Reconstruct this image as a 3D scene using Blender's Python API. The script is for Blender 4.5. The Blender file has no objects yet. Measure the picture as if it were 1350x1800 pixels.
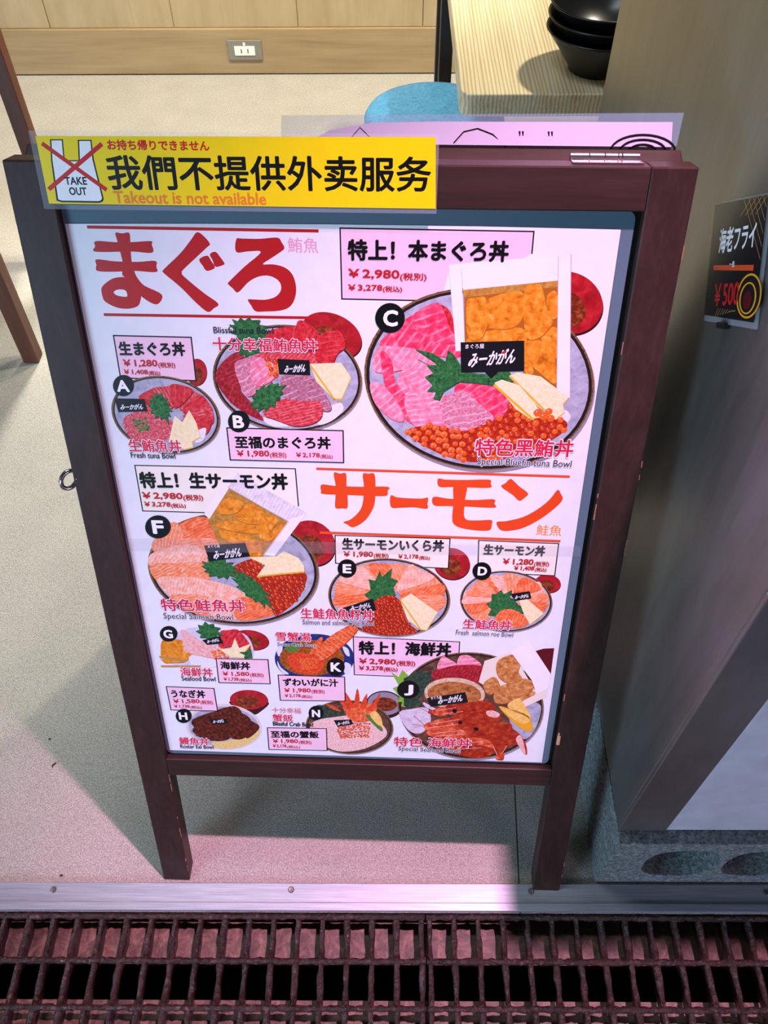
import bpy, bmesh, math, random
from mathutils import Vector, Matrix
S = bpy.context.scene
C = S.collection
PI = math.pi

# ------------------------------------------------------------------ camera
cam_data = bpy.data.cameras.new('camera')
cam_data.sensor_fit = 'VERTICAL'; cam_data.sensor_height = 36.0
cam_data.lens = 1484.44 / 1800.0 * 36.0
cam_data.clip_start = .02
cam = bpy.data.objects.new('camera', cam_data); C.objects.link(cam)
PITCH, ROLL, YAW = 0.89884, -0.01033, 0.01313
_fw = Vector((0, math.cos(PITCH), -math.sin(PITCH))); _r = Vector((1, 0, 0)); _u = _r.cross(_fw)
_r2 = _r*math.cos(ROLL) + _u*math.sin(ROLL); _u2 = -_r*math.sin(ROLL) + _u*math.cos(ROLL)
_m = Matrix((_r2, _u2, -_fw)).transposed().to_4x4()
cam.matrix_world = Matrix.Translation((0, 0, 1.39416)) @ Matrix.Rotation(YAW, 4, 'Z') @ _m
S.camera = cam

# ------------------------------------------------------------------ light
S.view_settings.view_transform = 'Standard'; S.view_settings.look = 'None'
S.view_settings.gamma = 1.0; S.view_settings.exposure = 0.3; S.view_settings.use_curve_mapping = False
W = bpy.data.worlds.new('ambient'); S.world = W; W.use_nodes = True
_bg = W.node_tree.nodes['Background']; _bg.inputs[0].default_value = (.62, .74, .80, 1); _bg.inputs[1].default_value = .055
def lamp(name, kind, loc, tgt, energy, color, **kw):
    d = bpy.data.lights.new(name, kind); d.energy = energy; d.color = color
    for k, v in kw.items(): setattr(d, k, v)
    o = bpy.data.objects.new(name, d); C.objects.link(o); o.location = loc
    o.rotation_euler = (Vector(tgt) - Vector(loc)).to_track_quat('-Z', 'Y').to_euler(); return o
# pink spot lamp over the entrance, a little to the right and behind the board
lamp('pink_ceiling_spot', 'SPOT', (.52, .54, 2.7), (.06, .33, 0), 345, (1, .50, .80), spot_size=.64, spot_blend=.9, shadow_soft_size=.03)
# warm white ceiling lights of the dining room, plus added fill lamps
lamp('dining_downlight', 'SPOT', (1.0, 2.15, 2.6), (-.1, 2.3, .2), 150, (1, .90, .72), spot_size=1.6, spot_blend=.7, shadow_soft_size=.06)
lamp('back_wall_fill', 'SPOT', (-.45, 2.0, 2.6), (-.45, 2.75, 0), 300, (1, .92, .78), spot_size=1.15, spot_blend=.8, shadow_soft_size=.08)  # extra unseen spot, added to brighten the back wall and floor
lamp('dining_rear_spot', 'SPOT', (-.75, 2.6, 2.6), (-1.0, 1.35, 0), 290, (1, .96, .91), spot_size=.72, spot_blend=.9, shadow_soft_size=.12)
lamp('cool_strip_fill', 'AREA', (-.70, 1.02, 2.65), (-.70, 1.02, 0), 13, (.80, .90, 1), shape='RECTANGLE', size=1.1, size_y=.22)  # unseen cool lamp added to whiten the left of the threshold strip
# unseen fill lamps added low at both sides to brighten the poster
lamp('cool_left_fill', 'AREA', (-2.6, -1.8, .62), (0, .6, .6), 86, (.48, .72, 1), shape='RECTANGLE', size=1.2, size_y=.7)
lamp('pink_right_fill', 'AREA', (2.3, -2.1, .62), (.1, .6, .6), 25, (.88, .68, 1), shape='RECTANGLE', size=1.2, size_y=.7)

# ------------------------------------------------------------------ materials
def lin(c):
    if isinstance(c, str): c = [int(c[i:i+2], 16)/255 for i in (0, 2, 4)]
    return tuple((x/12.92 if x <= .04045 else ((x+.055)/1.055)**2.4) for x in c) + (1,)
class NM:
    def __init__(s, name):
        s.m = bpy.data.materials.new(name); s.m.use_nodes = True; s.t = s.m.node_tree; s.n = s.t.nodes
        s.b = s.n['Principled BSDF']
    def node(s, t, **kw):
        n = s.n.new(t)
        for k, v in kw.items():
            if k in n.inputs.keys(): n.inputs[k].default_value = v
            else: setattr(n, k, v)
        return n
    def link(s, a, b): s.t.links.new(a, b)
    def coord(s, kind='Object', scale=(1, 1, 1)):
        c = s.node('ShaderNodeTexCoord'); mp = s.node('ShaderNodeMapping'); mp.inputs['Scale'].default_value = scale
        s.link(c.outputs[kind], mp.inputs['Vector']); return mp.outputs['Vector']
    def noise(s, vec, scale, detail=3, rough=.55, dist=0):
        n = s.node('ShaderNodeTexNoise', Scale=scale, Detail=detail, Roughness=rough, Distortion=dist); s.link(vec, n.inputs['Vector']); return n.outputs['Fac']
    def ramp(s, fac, stops):
        r = s.node('ShaderNodeValToRGB'); e = r.color_ramp.elements
        while len(e) < len(stops): e.new(.5)
        for i, (p, c) in enumerate(stops): e[i].position = p; e[i].color = lin(c)
        s.link(fac, r.inputs['Fac']); return r.outputs['Color']
    def mix(s, fac, a, b, mode='MIX'):
        m = s.node('ShaderNodeMix', data_type='RGBA', blend_type=mode)
        for v, k in ((fac, 0), (a, 6), (b, 7)):
            if hasattr(v, 'links'): s.link(v, m.inputs[k])
            else: m.inputs[k].default_value = lin(v) if isinstance(v, (str, tuple)) and k else v
        return m.outputs[2]
    def bump(s, h, strength=.3, dist=.002):
        b = s.node('ShaderNodeBump', Strength=strength, Distance=dist); s.link(h, b.inputs['Height']); s.link(b.outputs['Normal'], s.b.inputs['Normal'])
    def color(s, c):
        if hasattr(c, 'links'): s.link(c, s.b.inputs['Base Color'])
        else: s.b.inputs['Base Color'].default_value = lin(c)
    def set(s, **kw):
        for k, v in kw.items(): s.b.inputs[k.replace('_', ' ')].default_value = v
        return s
def flat(name, c, rough=.5, metal=0, **kw):
    n = NM(name); v = n.coord(); f = n.noise(v, 60)
    n.color(n.mix(f, c, tuple(min(1, x*1.12) for x in [int(c[i:i+2], 16)/255 for i in (0, 2, 4)])))
    n.set(Roughness=rough, Metallic=metal, **kw); return n.m
def wood(name, c1, c2, c3, scale, rough=.5, bands=9, dist=3.0, bump=.08, grain=0):
    n = NM(name); v = n.coord('Object', scale)
    f = n.noise(v, bands, 5, .6, .6); f2 = n.noise(v, bands*4, 3)
    col = n.ramp(f, [(.3, c1), (.5, c2), (.7, c3)]); col = n.mix(.25, col, n.ramp(f2, [(.35, c1), (.65, c3)])); h = f
    if grain:
        w = n.node('ShaderNodeTexWave', wave_type='BANDS', bands_direction='X', Scale=grain, Distortion=dist, Detail=3); w.inputs['Detail Scale'].default_value = 1.2
        n.link(v, w.inputs['Vector']); h = w.outputs['Fac']
        col = n.mix(.6, col, n.ramp(h, [(0, c1), (.45, c2), (1, c3)]))
    n.color(col); n.set(Roughness=rough); n.bump(h, bump, .001); return n.m
M = {}
# floor felt
n = NM('beige_felt'); v = n.coord()
f1 = n.noise(v, 420, 4, .7); f2 = n.noise(v, 9, 3); f3 = n.noise(v, 130, 3)
col = n.ramp(f1, [(.36, '7a756c'), (.5, 'beb8ad'), (.64, 'f2ede2')])
col = n.mix(.28, col, n.ramp(f3, [(.35, '8c867b'), (.65, 'cfc9bb')]))
col = n.mix(.25, col, n.ramp(f2, [(.35, 'a09a8c'), (.65, 'bfb7a8')]))
sx = n.node('ShaderNodeSeparateXYZ'); n.link(v, sx.inputs[0])
sl = n.node('ShaderNodeMath', operation='MULTIPLY_ADD'); n.link(sx.outputs['Y'], sl.inputs[0]); sl.inputs[1].default_value = -.048; sl.inputs[2].default_value = -.1822
ad = n.node('ShaderNodeMath', operation='ADD'); n.link(sx.outputs['X'], ad.inputs[0]); n.link(sl.outputs[0], ad.inputs[1])
ab = n.node('ShaderNodeMath', operation='ABSOLUTE'); n.link(ad.outputs[0], ab.inputs[0])
lt = n.node('ShaderNodeMath', operation='LESS_THAN'); n.link(ab.outputs[0], lt.inputs[0]); lt.inputs[1].default_value = .0012
n.color(n.mix(lt.outputs[0], col, '4a4640')); n.set(Roughness=.92); n.bump(f1, .8, .004); M['felt'] = n.m
M['wall_wood'] = wood('pale_wall_wood', 'a38c64', 'b09a72', 'bba67f', (3, 3, .5), .5, 3)
M['base_wood'] = wood('pale_baseboard_wood', '8f7650', 'a1875f', 'ad946d', (.3, 1, 5), .5, 5)
M['table_wood'] = wood('ash_table_wood', 'b69864', 'ead9ae', 'f3e8c8', (1, .05, 1), .28, 24, 4.2, .04, 46)
M['end_grain'] = M['table_wood']
M['maroon'] = wood('dark_maroon_stain', '30201b', '372521', '412d29', (8, 8, .6), .42, 8)
M['maroon_rail'] = wood('dark_maroon_stain_rail', '30201b', '372521', '412d29', (.6, 8, 8), .42, 8)
for k_ in ('maroon', 'maroon_rail'): M[k_].node_tree.nodes['Principled BSDF'].inputs['Specular IOR Level'].default_value = .22
M['worn'] = flat('bare_chipped_wood', 'c79a78', .7); M['worn_dark'] = flat('rubbed_stain_edge', '9a6450', .7)
M['black_board'] = flat('black_backing_board', '0c0d0e', .25)
M['brown_leg'] = wood('brown_stained_leg', '4a2416', '5a2d1b', '6a3822', (8, 8, .7), .5, 4, 2)
M['chrome'] = flat('hinge_steel', 'b9b4b2', .22, 1)
M['alu'] = NM('brushed_aluminium'); n = M['alu']; v = n.coord('Object', (2, 60, 20)); f = n.noise(v, 8, 4)
n.color(n.ramp(f, [(.3, '868a92'), (.7, 'a0a4ac')])); n.set(Metallic=.35, Roughness=.38); v2 = n.coord(); n.bump(n.noise(v2, 90, 3), .05, .001); M['alu'] = n.m
# stainless panel
n = NM('stainless_steel'); v = n.coord('Object', (1, 3, .6)); f = n.noise(v, 6, 6, .65); v2 = n.coord('Object', (30, 30, 1.4)); f2 = n.noise(v2, 9, 4)
n.color(n.mix(.15, n.ramp(f, [(.3, '75736f'), (.7, '8f8d88')]), n.ramp(f2, [(.35, '74726e'), (.65, '92908a')])))
n.set(Metallic=.8); rr = n.node('ShaderNodeMapRange'); n.link(f, rr.inputs[0]); rr.inputs[3].default_value = .3; rr.inputs[4].default_value = .5
n.link(rr.outputs[0], n.b.inputs['Roughness']); n.bump(n.noise(n.coord(), 3, 2), .15, .02); M['steel'] = n.m
n = NM('pale_steel_panel'); v = n.coord(); f = n.noise(v, 25, 5)
n.color(n.ramp(f, [(.3, 'b4b7c0'), (.7, 'c4c7d0')])); n.set(Metallic=.15, Roughness=.42); M['steel_panel'] = n.m
M['dark_glass'] = flat('dark_glass', '1c2626', .12)
# concrete block
n = NM('rough_concrete'); v = n.coord(); f = n.noise(v, 160, 5, .75); vo = n.node('ShaderNodeTexVoronoi', Scale=210); n.link(v, vo.inputs['Vector'])
n.color(n.mix(.5, n.ramp(f, [(.36, '2a3234'), (.5, '76817f'), (.66, 'c8d0cf')]), n.ramp(vo.outputs['Distance'], [(.1, '3a4242'), (.6, '8c9695')])))
n.set(Roughness=.95); n.bump(f, 1, .009); M['concrete'] = n.m
M['core_dark'] = flat('block_core_shade', '3a4042', .95)
# rusty grating
n = NM('rusty_painted_iron'); v = n.coord(); f = n.noise(v, 95, 5, .7, 1.2); f2 = n.noise(v, 22, 3)
n.color(n.mix(.4, n.ramp(f, [(.3, '1f1311'), (.55, '3f2a25'), (.75, '8a6a60')]), n.ramp(f2, [(.35, '281815'), (.7, '503630')])))
n.set(Roughness=.27, Metallic=.2); n.bump(f, 1, .007); M['rust'] = n.m
n = NM('rusty_drain_tray'); v = n.coord(); f = n.noise(v, 34, 6, .7, 1.5); f2 = n.noise(v, 90, 4)
n.color(n.mix(.3, n.ramp(f, [(.34, '33211b'), (.5, '604335'), (.66, '97745f')]), n.ramp(f2, [(.35, '4a2e26'), (.72, '7a5a50')])))
n.set(Roughness=.55); n.bump(f2, .4, .003); M['tray'] = n.m
M['pit'] = flat('black_drain_pit', '050404', .8)
M['pavement'] = flat('grey_pavement', '6a6a68', .85); M['screw'] = flat('dull_screw_head', '6b6560', .4, .8)
M['outlet'] = flat('grey_outlet_plate', '7d776a', .4); M['outlet_white'] = flat('white_socket_face', 'e6e2d8', .4)
n = NM('blue_vinyl'); v = n.coord(); f = n.noise(v, 60, 4, .6, 2)
n.color(n.ramp(f, [(.3, '2b6d94'), (.7, '4a93b8')])); n.set(Roughness=.5); n.bump(f, .3, .002); M['blue'] = n.m
M['bowl'] = flat('black_melamine', '121414', .3)
M['metal_leg'] = flat('dark_metal_leg', '2a2624', .4, .5)
M['debris'] = flat('dark_scrap', '1d1a1a', .8)
# laminate film
def film(name, c, alpha, rough=.08):
    n = NM(name); v = n.coord(); f = n.noise(v, 14, 3)
    n.color(c); n.set(Roughness=rough, Alpha=alpha); n.bump(f, .12, .004); return n.m
M['film'] = film('laminate_film', '8fb0c2', .38)
M['film_clear'] = film('clear_film', 'd0d6da', .22)
M['tape'] = film('clear_tape', 'b4b4bc', .13, .16)
# ---- printed inks: UV in millimetres on the sheet, turned to each shape's own direction
def ink(name, c, rough=.32):
    n = NM(name); v = n.coord('UV', (.05, .05, .05)); f = n.noise(v, 1.0)
    r = [int(c[i:i+2], 16)/255 for i in (0, 2, 4)]
    n.color(n.mix(f, tuple(x*.97 for x in r), tuple(min(1, x*1.03) for x in r))); n.set(Roughness=rough); return n.m
def mottle(name, stops, scale, detail=4, dist=.6, stripe=None, rough=.32):
    n = NM(name); v = n.coord('UV', (.1, .1, .1)); f = n.noise(v, scale, detail, .6, dist)
    k = len(stops)-1; col = n.ramp(f, [(.3+.42*i/k, c) for i, c in enumerate(stops)])
    if stripe:
        sc, sd, sca, wd = stripe
        w = n.node('ShaderNodeTexWave', wave_type='BANDS', bands_direction='X', Scale=sca, Distortion=sd*2.2, Detail=3); w.inputs['Detail Scale'].default_value = .6; n.link(v, w.inputs['Vector'])
        r = n.node('ShaderNodeValToRGB'); e = r.color_ramp.elements; e[0].position = 1-wd; e[0].color = (0, 0, 0, 1); e[1].position = min(1, 1-wd*.15); e[1].color = (.85, .85, .85, 1)
        n.link(w.outputs['Fac'], r.inputs['Fac']); br = n.noise(v, sca*1.7, 3, .6, .5); mm = n.node('ShaderNodeMapRange'); n.link(br, mm.inputs[0]); mm.inputs[1].default_value = .38; mm.inputs[2].default_value = .62; mm.inputs[4].default_value = .8
        m2 = n.node('ShaderNodeMath', operation='MULTIPLY'); n.link(r.outputs['Color'], m2.inputs[0]); n.link(mm.outputs[0], m2.inputs[1]); col = n.mix(m2.outputs[0], col, sc)
    n.color(col); n.set(Roughness=rough); return n.m
INKS = dict(sheet_paper='b4b2c4', rim_dark='241a18', paper_white='e9e9ec', ink_black='0b0a0c', ink_red='b81c22', ink_pink='e59db2', ink_orange='ea8a2c', ink_navy='191a2a', ink_crimson='cf2140', ink_halo='f2eef2', ink_white='f4f2f4',
  head_red='b3161a', head_orange='e0481a', head_orange2='e0502a', box_pink='efc6d8', box_cream='efe9da', tag_black='131318', tag_white='eeeef2', tray_white='efe9ee', tray_edge='b9aeba', tray_shade='a8611c', tray_cream='e9dccb',
  shiso_vein='3d7a3e', tamago_edge='dcae32', bowl_under='8f8794', bowl_clear='d9cfc8', bowl_white='d8dcea', lacquer_dark='3a1216', lacquer_deep='5a1018', tuna_deep='6e0c16', tamago_crust='d6b24e', eel_dark='1c0806', lemon_rind='e6a524', chopstick='b98a4a', notice_yellow='f2d508', notice_red='c81e1e', notice_orange='e8862a', bag_white='f0f0f0', leaf_light='7fb23a')
for k, c in INKS.items(): M[k] = ink('print_'+k, c)
MOT = dict(
  tuna=(['b51f2c', 'd23a44', 'e0666a'], 2.2, ('eda3a6', 2.5, .9, .25)), tuna_red=(['a8101c', 'cc2530', 'd94850'], 2.0, ('d8666a', 3, .6, .15)), tuna_dark=(['7c0d18', '9e1823', 'bd3540'], 2.4, ('c45560', 3, .7, .15)),
  tuna_hot=(['cf1f48', 'e23d63', 'ee7d98'], 1.2, ('f4adc0', 2.5, .35, .2)), tuna_pink=(['dd5f7c', 'ea86a0', 'f2b4c4'], 1.5, ('fadbe3', 2.5, .5, .2)), tuna_marble=(['b04a66', 'cf7f95', 'e4aebc'], 3.5, ('f0d3da', 4, .45, .18)), tuna_purple=(['8e4a5e', 'b06c80', 'cf9aa8'], 4, ('ecd3da', 2, .45, .12)),
  minced_tuna=(['a81d2a', 'd14f5a', 'ecaab0'], 5, None), salmon=(['e86a34', 'f08c5c', 'f4ac88'], 1.4, ('f9d6c4', 3.5, .8, .35)), salmon_deep=(['dd4a1c', 'ea6c38', 'f29a6a'], 1.4, ('f5b593', 3, .8, .25)), salmon_pale=(['ec9070', 'f2b096', 'f7cfc0'], 1.4, ('fbe6dc', 3.5, .8, .35)),
  ikura_base=(['7c140a', 'a8240e', 'c4401a'], 4, None), ikura=(['b02a12', 'c83a18'], 3, None), ikura_dark=(['8e1c10', 'ab2a16'], 3, None), ikura_orange=(['d9541c', 'e46c28'], 3, None), ikura_light=(['e4561c', 'f08a3c'], 3, None),
  uni=(['b05c0e', 'd8801a', 'e8962c', 'f2b85a'], 1.3, None), karaage=(['9a4e1c', 'c67f40', 'e2b078'], 1.6, None), shiso=(['14401f', '2a6a34', '4a8a48'], 2.6, None), leaf_dark=(['1c2a20', '2c4232', '4a5e4c'], 2.5, None), onion=(['2e5a26', '6f9a3e'], 5, None),
  tamago=(['ead592', 'f2e4b4', 'f6edcc'], 2.5, None), rice=(['c9c8d2', 'e6e4ea', 'f4f2f4'], 7, None), rice_egg=(['c99a3a', 'e6c878', 'f2e6c4'], 7, None), bowl_grey=(['8f8fa4', 'aaaabb', 'bcbccb'], 1.0, None), bowl_dark=(['3c2620', '5e4030', '7c5c44'], 1.2, None), bowl_rim=(['2c1a10', '6e4e2c', '8a6a40', '3a2414'], 5, None), bowl_blue=(['141c4a', '20306e', '2c3f86'], 2, None),
  lacquer=(['8a1018', 'ac1a22', 'be3036'], .8, None), broth=(['4c160c', '7a2e14', 'a85c2c'], 1.8, None), broth_orange=(['6e2e0c', '9a5018', 'b8742c'], 2.5, None), plate_pale=(['bcb4c8', 'd2cad8', 'dcd6e0'], 1, None),
  shrimp_pale=(['dc8a80', 'eab4ac', 'f2d4d0'], 3, None), prawn=(['9c220e', 'c8401e', 'de6a40', 'f0a484'], 1.1, None), prawn_deep=(['7c160a', 'a82e14', 'cc5530'], 1.2, None), crab=(['b82a10', 'd94420', 'e66a40'], 3, None), crab_leg=(['c43a14', 'e2602c', 'ee9060'], 2, ('f2b088', 1.5, .55, .2)), crab_rice=(['d87a70', 'ecc4bc', 'f4e8e6'], 5, None), crab_shell=(['b48a6a', 'd8bc9c', 'e8d8c0'], 2.5, None), crab_miso=(['7c4018', 'b06a34', 'cf9460'], 1.6, None),
  squid=(['b9a4b8', 'd6c6d4', 'e4d8e0'], 1.5, None), eel=(['2c0c08', '5a2014', '8a4022'], 2, ('1e0806', 2, .5, .2)), lemon=(['e8a83c', 'f0c468', 'f4d890'], 2, None), tray_wood=(['9a6a24', 'b98434', 'c99a4c'], 2, None), tray_grain=(['cfc6cc', 'e4dce2', 'eee8ec'], 1, ('b8adb4', 1, .8, .3)),
)
for k, (st, sc, sp) in MOT.items(): M[k] = mottle('print_'+k, st, sc, 4, .6, sp)
M['paper'] = ink('print_paper', 'e6e6ea', .3)

# ------------------------------------------------------------------ helpers
def tag(o, label, cat, group=None, kind=None):
    o['label'] = label; o['category'] = cat
    if group: o['group'] = group
    if kind: o['kind'] = kind
    return o
def empty(name, loc=(0, 0, 0), rot=(0, 0, 0)):
    o = bpy.data.objects.new(name, None); C.objects.link(o); o.location = loc; o.rotation_euler = rot; o.empty_display_size = .05; return o
def obj(name, bm, mats, parent=None, smooth=False, bevel=0, seg=2, label=None):
    me = bpy.data.meshes.new(name)
    if isinstance(bm, bmesh.types.BMesh):
        bm.normal_update(); bm.to_mesh(me); bm.free()
    else: me = bm; me.name = name
    if not isinstance(mats, (list, tuple)): mats = [mats]
    for m in mats: me.materials.append(M[m] if isinstance(m, str) else m)
    o = bpy.data.objects.new(name, me); C.objects.link(o)
    if parent: o.parent = parent
    if smooth:
        for p in me.polygons: p.use_smooth = True
    if bevel:
        b = o.modifiers.new('bevel', 'BEVEL'); b.width = bevel; b.segments = seg; b.limit_method = 'ANGLE'; b.angle_limit = .6
    if label: o['label'] = label
    return o
def hexa(bm, p, mi=0):
    """box from 8 corners: bottom 4 ccw then top 4"""
    v = [bm.verts.new(q) for q in p]
    for f in ((3, 2, 1, 0), (4, 5, 6, 7), (0, 1, 5, 4), (1, 2, 6, 5), (2, 3, 7, 6), (3, 0, 4, 7)):
        bm.faces.new([v[i] for i in f]).material_index = mi
def box(bm, x0, x1, y0, y1, z0, z1, f=None, mi=0):
    p = [(x0, y0, z0), (x1, y0, z0), (x1, y1, z0), (x0, y1, z0), (x0, y0, z1), (x1, y0, z1), (x1, y1, z1), (x0, y1, z1)]
    hexa(bm, [f(*q) for q in p] if f else p, mi)
def tube(bm, pts, r, n=8, rs=None, sq=1.0):
    pts = [Vector(p) for p in pts]; rings = []
    for i, p in enumerate(pts):
        d = (pts[min(i+1, len(pts)-1)] - pts[max(i-1, 0)]).normalized()
        a = d.orthogonal().normalized() if abs(d.z) > .9 else d.cross(Vector((0, 0, 1))).normalized(); b = a.cross(d)
        rr = rs[i] if rs else r
        rings.append([bm.verts.new(p + a*math.cos(2*PI*k/n)*rr + b*math.sin(2*PI*k/n)*rr*sq) for k in range(n)])
    for i in range(len(rings)-1):
        for k in range(n): bm.faces.new((rings[i][k], rings[i][(k+1) % n], rings[i+1][(k+1) % n], rings[i+1][k]))
    bm.faces.new(list(reversed(rings[0]))); bm.faces.new(rings[-1])
def lathe(bm, prof, c=(0, 0, 0), n=48):
    rings = []
    for r, z in prof:
        rings.append([bm.verts.new((c[0]+r*math.cos(2*PI*k/n), c[1]+r*math.sin(2*PI*k/n), c[2]+z)) for k in range(n)] if r > 1e-6 else [bm.verts.new((c[0], c[1], c[2]+z))])
    for a, b in zip(rings, rings[1:]):
        for k in range(n):
            k2 = (k+1) % n
            if len(a) == 1 and len(b) == 1: continue
            if len(a) == 1: bm.faces.new((a[0], b[k], b[k2]))
            elif len(b) == 1: bm.faces.new((a[k], a[k2], b[0]))
            else: bm.faces.new((a[k], a[k2], b[k2], b[k]))
def BM(): return bmesh.new()

# ---- flat print on a sheet: local x across, z up the sheet, y towards the sheet's back
LAY = .000009
UNDER = dict(tuna='tuna_deep', tuna_red='tuna_deep', tuna_hot='tuna_red', tuna_pink='tuna_red', tuna_marble='tuna_deep', tuna_purple='tuna_deep', salmon='salmon_deep', salmon_pale='salmon_deep', salmon_deep='ikura_orange', uni='tray_shade', karaage='tray_shade', tamago='tamago_crust', prawn='prawn_deep', prawn_deep='ikura_base', eel='eel_dark', crab_leg='ikura_base', shiso='leaf_dark', shrimp_pale='crab_leg')
def catmull(p, n=5):
    o = []
    for i in range(len(p)):
        a, b, c, d = (Vector(p[(i+k) % len(p)]) for k in (-1, 0, 1, 2))
        for j in range(n):
            t = j/n
            o.append(.5*((2*b) + (c-a)*t + (2*a-5*b+4*c-d)*t*t + (3*b-a-3*c+d)*t**3))
    return o
class Sheet:
    """collects flat printed shapes of one part into one mesh"""
    def __init__(s, O=(0, 0), surf=None):
        s.bm = bmesh.new(); s.uv = s.bm.loops.layers.uv.new('uv'); s.mats = []; s.O = O; s.seed = 0; s.surf = surf
    def mi(s, m):
        if m not in s.mats: s.mats.append(m)
        return s.mats.index(m)
    def face(s, pts, mat, L, ang=0):
        s.seed += 1
        ca, sa = math.cos(ang*PI/180), math.sin(ang*PI/180); ou, ov = (s.seed*37.7) % 211, (s.seed*91.3) % 173
        L += .6*s.seed if mat.startswith('head_') else .004*(s.seed % 60)
        vs = [s.bm.verts.new((x-s.O[0], -L*LAY, y-s.O[1])) for x, y in pts]
        try: f = s.bm.faces.new(vs)
        except ValueError: return
        f.material_index = s.mi(mat)
        f.normal_update()
        if f.normal.y > 0: f.normal_flip()
        for l in f.loops:
            x, y = (l.vert.co.x+s.O[0])*1000, (l.vert.co.z+s.O[1])*1000
            l[s.uv].uv = (x*ca - y*sa + ou, x*sa + y*ca + ov)
    def poly(s, mat, L, pts, sm=1, ang=0):
        if mat in UNDER: s.face([(p[0]+.0005, p[1]-.0011) for p in (catmull(pts, 4) if sm else pts)], UNDER[mat], L-.12, ang)
        s.face([tuple(p) for p in (catmull(pts, 4) if sm else pts)], mat, L, ang)
    def ell(s, mat, L, c, a, b, n=56):
        s.face([(c[0]+a[0]*math.cos(2*PI*k/n)+b[0]*math.sin(2*PI*k/n), c[1]+a[1]*math.cos(2*PI*k/n)+b[1]*math.sin(2*PI*k/n)) for k in range(n)], mat, L)
    def line(s, mat, L, p, q, w):
        d = Vector((q[0]-p[0], q[1]-p[1])); nn = Vector((-d.y, d.x)).normalized()*w/2; e = d.normalized()*w/2 if w < .002 else d*0
        p = Vector(p)-e; q = Vector(q)+e
        s.face([tuple(p-nn), tuple(q-nn), tuple(q+nn), tuple(p+nn)], mat, L)
    def dots(s, mats, L, pts, r, seed):
        rnd = random.Random(seed); xs = [p[0] for p in pts]; ys = [p[1] for p in pts]; got = []
        def inside(x, y):
            c = False; j = len(pts)-1
            for i in range(len(pts)):
                (xi, yi), (xj, yj) = pts[i], pts[j]
                if (yi > y) != (yj > y) and x < (xj-xi)*(y-yi)/(yj-yi)+xi: c = not c
                j = i
            return c
        for _ in range(2500):
            x, y = rnd.uniform(min(xs), max(xs)), rnd.uniform(min(ys), max(ys))
            if inside(x, y) and all((x-a)**2+(y-b)**2 > (1.75*r)**2 for a, b in got): got.append((x, y))
        for i, (x, y) in enumerate(got):
            k = r*rnd.uniform(.9, 1.15)
            ring = [(x+k*math.cos(2*PI*j/10), y+k*math.sin(2*PI*j/10)) for j in range(10)]
            s.face(ring, mats[rnd.randrange(len(mats))], L+(i % 5)*.12)
            if 'ikura' in mats[0]:
                s.face([(x+k*.42*math.cos(2*PI*j/8), y-k*.3+k*.36*math.sin(2*PI*j/8)) for j in range(8)], 'ikura_orange' if mats[0] != 'ikura_light' else 'head_orange2', L+.7)
                s.face([(x-k*.3+k*.16*math.cos(2*PI*j/6), y+k*.35+k*.16*math.sin(2*PI*j/6)) for j in range(6)], 'ink_halo', L+.8)
    def text(s, mat, L, txt, p, q, h, bold=0, shear=0): PENDING.append((s, mat, L, txt, p, q, h, bold, shear))
    def prim(s, a):
        k = a[0]
        if k == 'p': s.poly(a[1], a[2], a[3], a[4], a[5])
        elif k == 'e': s.ell(*a[1:])
        elif k == 'l': s.line(*a[1:])
        elif k == 't': s.text(*a[1:])
        elif k == 'd': s.dots(*a[1:])
PENDING = []
def flush_text():
    """turn every pending line of lettering into mesh and lay it in its sheet"""
    cache = {}; tmp = []
    for s, mat, L, txt, *_ in PENDING:
        if txt in cache: continue
        cu = bpy.data.curves.new('lettering', 'FONT'); cu.body = txt; cu.resolution_u = 3
        o = bpy.data.objects.new('lettering', cu); C.objects.link(o); cache[txt] = o; tmp.append(o)
    dg = bpy.context.evaluated_depsgraph_get(); dg.update(); geo = {}
    for txt, o in cache.items():
        me = bpy.data.meshes.new_from_object(o.evaluated_get(dg))
        geo[txt] = ([(v.co.x, v.co.y) for v in me.vertices], [list(p.vertices) for p in me.polygons]); bpy.data.meshes.remove(me)
    for o in tmp:
        cu = o.data; bpy.data.objects.remove(o); bpy.data.curves.remove(cu)
    for s, mat, L, txt, p, q, h, bold, shear in PENDING:
        vs, fs = geo[txt]
        x0, x1 = min(v[0] for v in vs), max(v[0] for v in vs); y0, y1 = min(v[1] for v in vs), max(v[1] for v in vs)
        d = Vector((q[0]-p[0], q[1]-p[1])); e = d.normalized(); up = Vector((-e.y, e.x)); mi = s.mi(mat)
        b = {0: .008, 1: .022, 2: .036, 3: .05, 4: .05, 5: .055}[bold]*h
        offs = [(0, 0)] + ([(b*math.cos(k*PI/4), b*math.sin(k*PI/4)) for k in range(8)] if b else [])
        g = b if mat != 'ink_halo' else 0
        for i, (ox, oy) in enumerate(offs):
            nv = []
            for x, y in vs:
                fx = (x-x0)/(x1-x0); fy = (y-y0)/(y1-y0)
                w = Vector(p) + e*(g + fx*(d.length-2*g) + ox + shear*h*(fy-.5)) + up*(g + fy*(h-2*g) + oy)
                nv.append(s.bm.verts.new((w.x-s.O[0], -(L+i*.02)*LAY, w.y-s.O[1])))
            for f in fs:
                try: fc = s.bm.faces.new([nv[k] for k in f])
                except ValueError: continue
                fc.material_index = mi; fc.normal_update()
                if fc.normal.y > 0: fc.normal_flip()
                for l in fc.loops: l[s.uv].uv = ((l.vert.co.x)*1000, (l.vert.co.z)*1000)
    PENDING.clear()

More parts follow.
